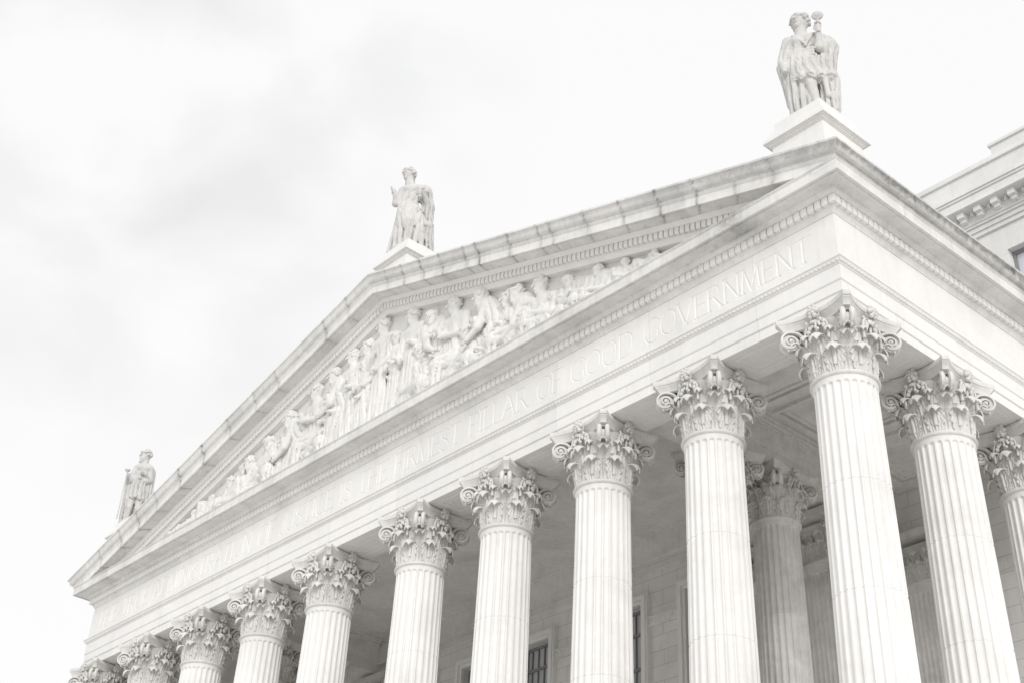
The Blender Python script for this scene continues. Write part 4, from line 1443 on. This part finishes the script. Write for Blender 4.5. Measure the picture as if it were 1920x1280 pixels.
# --- pediment relief: figures pressed against the wall, one mesh each
def relief_figure(x, ztop, pose, seed, face=(-.5, -1)):
    rg = np.random.default_rng(seed)
    z0 = 25.28
    H = ztop - z0
    hr = min(0.37, 0.135 * H + 0.03) if pose != 'stand' else min(0.37, H / 12.5)
    h_ = 0.04 if H > 1.6 else 0.034
    wd = 1.5 if pose in ('sit', 'bend', 'lie') else 1.15
    s = Sculpt((-wd, -0.75, -0.05), (wd, 0.35, H + 0.15), h_)
    y0 = -0.02
    hc = H - hr * 1.0
    sw = hr * 1.55
    fd = 1 if face[0] > 0 else -1
    lx = fd * 0.12 * rg.uniform(0, 1)
    if pose == 'stand':
        sh = hc - hr * 2.0
        hip = H * 0.50
        s.cone((0, y0, sh), (lx, y0, hip), sw * .82, sw * .7, .1, .6, (.045, 9, rg.uniform(0, 6), .5))
        s.cone((-sw * .9, y0, sh + .06), (sw * .9, y0, sh + .06), hr * .72, hr * .72, .12)
        s.cone((lx, y0 - .02, hip + .3), (lx * .5, y0, .05), sw * .72, sw * .98, .06, .55, (.10, 12, rg.uniform(0, 6), .08))
        s.cone((lx + sw * .5, y0 - .1, hip), (sw * .55, y0 - .05, .1), hr * .8, hr * .95, .06, .8, (.08, 7, rg.uniform(0, 6), .1))
        for sg in (-1, 1):
            e = (sg * sw * 1.15, y0 - .12, sh - hr * 2.4); w = (sg * sw * rg.uniform(.1, .9), y0 - .38, sh - hr * rg.uniform(1.4, 3.6))
            s.cone((sg * sw * .95, y0, sh), e, hr * .62, hr * .5, .07, 1, (.03, 5, 1, .4)); s.cone(e, w, hr * .45, hr * .3, .05)
            s.hand(w, (-sg, -.2, .3), (0, -1, 0), hr * .15, .6)
        # diagonal cloak folds
        for q in range(3):
            s.cone((-sw * .8 * fd, y0 - .20, sh - hr * (.6 + q * 1.1)), (sw * .7 * fd, y0 - .20, hip + .3 - q * hr * 1.1), .05, .05, .1)
        hx = lx * .3
        yh = y0 - .12
    elif pose == 'sit':
        sh = hc - hr * 1.9; hip = max(.35, H * .30)
        s.cone((0, y0, sh), (-.1 * fd, y0, hip), sw * .8, sw * .8, .1, .65, (.05, 9, rg.uniform(0, 6), .6))
        s.cone((-sw * .85, y0, sh), (sw * .85, y0, sh), hr * .72, hr * .72, .12)
        s.cone((-.1 * fd, y0 - .05, hip), (fd * .62, y0 - .35, hip * .95), hr * 1.15, hr * .95, .1, .8, (.05, 7, 0, .5))
        s.cone((fd * .62, y0 - .35, hip * .95), (fd * .72, y0 - .2, .05), hr * .95, hr * 1.1, .07, .8, (.09, 8, 0, .1))
        s.cone((-.2 * fd, y0, hip * .9), (-.1 * fd, y0, .05), hr * 1.5, hr * 1.7, .07, .6, (.09, 9, 0, .2))
        for sg in (-1, 1):
            e = (sg * sw * 1.1, y0 - .2, sh - hr * 2.0); w = (sg * sw * .3 + fd * .5, y0 - .45, sh - hr * rg.uniform(.4, 2.6))
            s.cone((sg * sw * .9, y0, sh), e, hr * .6, hr * .48, .07); s.cone(e, w, hr * .44, hr * .3, .05)
            s.hand(w, (fd, -.2, .2), (0, -1, 0), hr * .15, .6)
        hx = fd * .12; yh = y0 - .16
    elif pose == 'bend':
        sh = hc - hr * 1.3; hip = H * .48
        bx = -fd * .55
        s.cone((fd * .1, y0 - .1, sh), (bx, y0, hip), sw * .75, sw * .75, .1, .7, (.05, 8, rg.uniform(0, 6), .7))
        s.cone((bx, y0, hip), (bx + .1, y0, .05), sw * .75, sw * .95, .06, .6, (.09, 11, rg.uniform(0, 6), .15))
        s.cone((bx + .3 * fd, y0 - .1, hip * .9), (.25 * fd, y0 - .1, .05), hr * .9, hr * .9, .06, .8, (.07, 7, 1, .2))
        for sg in (-1, 1):
            w = (fd * (.7 + .2 * sg), y0 - .4, sh - hr * (2.2 + sg))
            s.cone((fd * .1, y0 - .1 + sg * .1, sh), ((fd * .4), y0 - .3, sh - hr * 2.2), hr * .58, hr * .45, .07); s.cone((fd * .4, y0 - .3, sh - hr * 2.2), w, hr * .42, hr * .28, .05)
            s.hand(w, (fd, 0, -.2), (0, -1, 0), hr * .15, .5)
        hx = fd * .42; yh = y0 - .22
    else:   # reclining
        sh = hc - hr * 1.3
        s.cone((-fd * .35, y0 - .1, sh * .8), (fd * .15, y0 - .05, H * .3), hr * 1.25, hr * 1.2, .08, .8, (.04, 7, 0, .8))
        s.cone((fd * .1, y0 - .1, H * .32), (fd * .9, y0 - .2, H * .42), hr * 1.1, hr * .8, .08, .8, (.05, 7, 0, .5)); s.cone((fd * .9, y0 - .2, H * .42), (fd * 1.35, y0 - .1, .08), hr * .7, hr * .4, .05)
        s.cone((-fd * .6, y0 - .05, .1), (fd * 1.2, y0 - .05, .06), hr * 1.0, hr * .6, .08, .8, (.05, 7, 1, .3))
        s.cone((-fd * .4, y0 - .1, sh), (-fd * .75, y0 - .3, sh * .5), hr * .55, hr * .42, .05); s.cone((-fd * .75, y0 - .3, sh * .5), (-fd * .35, y0 - .4, .12), hr * .4, hr * .3, .05)
        hx = -fd * .38; yh = y0 - .16
    s.cone((hx * .8, yh + .08, hc - hr * 1.5), (hx, yh + .02, hc - hr * .5), hr * .55, hr * .45, .06)
    s.head((hx, yh, hc), hr, (face[0], face[1], 0.0), 'curls', rg)
    me = s.mesh('relief_figure', M_RELIEF)
    return link('relief_figure', me, court, Vector((x - hx, -0.65, z0)) + ROOTINV, 0, (1, 0.82, 1))

FIGS = [(-20.67, 30.35, 'stand', -.9), (-18.7, 29.95, 'stand', -.9), (-16.1, 29.2, 'sit', -.8), (-14.5, 28.75, 'bend', -.6), (-12.5, 27.95, 'bend', -.6), (-11.3, 27.75, 'sit', -.5),
        (-9.9, 27.15, 'sit', .5), (-8.45, 26.85, 'sit', -.6), (-7.2, 26.5, 'lie', .6), (-22.6, 29.75, 'stand', -.6), (-25.0, 29.1, 'sit', -.7), (-26.7, 28.45, 'bend', -.6),
        (-28.2, 27.9, 'sit', .6), (-29.5, 27.4, 'bend', -.7), (-31.0, 27.0, 'sit', -.6), (-32.4, 26.6, 'sit', -.5), (-33.8, 26.35, 'lie', -.6), (-19.7, 29.35, 'stand', .7), (-17.3, 28.3, 'stand', -.4),
        (-13.4, 27.7, 'stand', .7), (-23.8, 28.6, 'stand', -.7), (-15.3, 27.6, 'sit', .5), (-10.6, 26.8, 'sit', .4), (-27.4, 27.4, 'stand', .6), (-5.9, 26.2, 'lie', -.6), (-35.0, 26.05, 'lie', .5), (-30.2, 26.6, 'sit', .3), (-21.7, 28.9, 'stand', .5),
        (-33.1, 26.1, 'sit', .5), (-36.2, 25.8, 'lie', -.5), (-25.9, 27.6, 'stand', -.3), (-31.7, 26.2, 'sit', .6), (-14.0, 26.9, 'sit', -.5), (-12.0, 26.7, 'sit', .6), (-9.2, 26.2, 'sit', -.7), (-24.4, 27.6, 'sit', .6), (-28.9, 26.6, 'sit', -.4),
        (-17.4, 29.2, 'bend', .5), (-7.9, 26.0, 'sit', .5), (-6.6, 26.1, 'sit', -.5), (-4.8, 25.75, 'lie', -.5), (-13.0, 28.0, 'sit', -.6), (-21.6, 29.8, 'stand', -.8), (-23.7, 29.3, 'bend', -.7), (-34.5, 26.0, 'sit', -.5), (-29.9, 27.2, 'bend', .6), (-37.3, 25.6, 'lie', .5), (-10.2, 26.5, 'bend', -.6), (-32.1, 25.9, 'lie', .5), (-18.0, 28.0, 'sit', .6), (-16.8, 27.4, 'sit', -.4)]
for i, (x, zt, pose, fx) in enumerate(FIGS):
    relief_figure(x, zt, pose, 20 + i, (fx, -1))
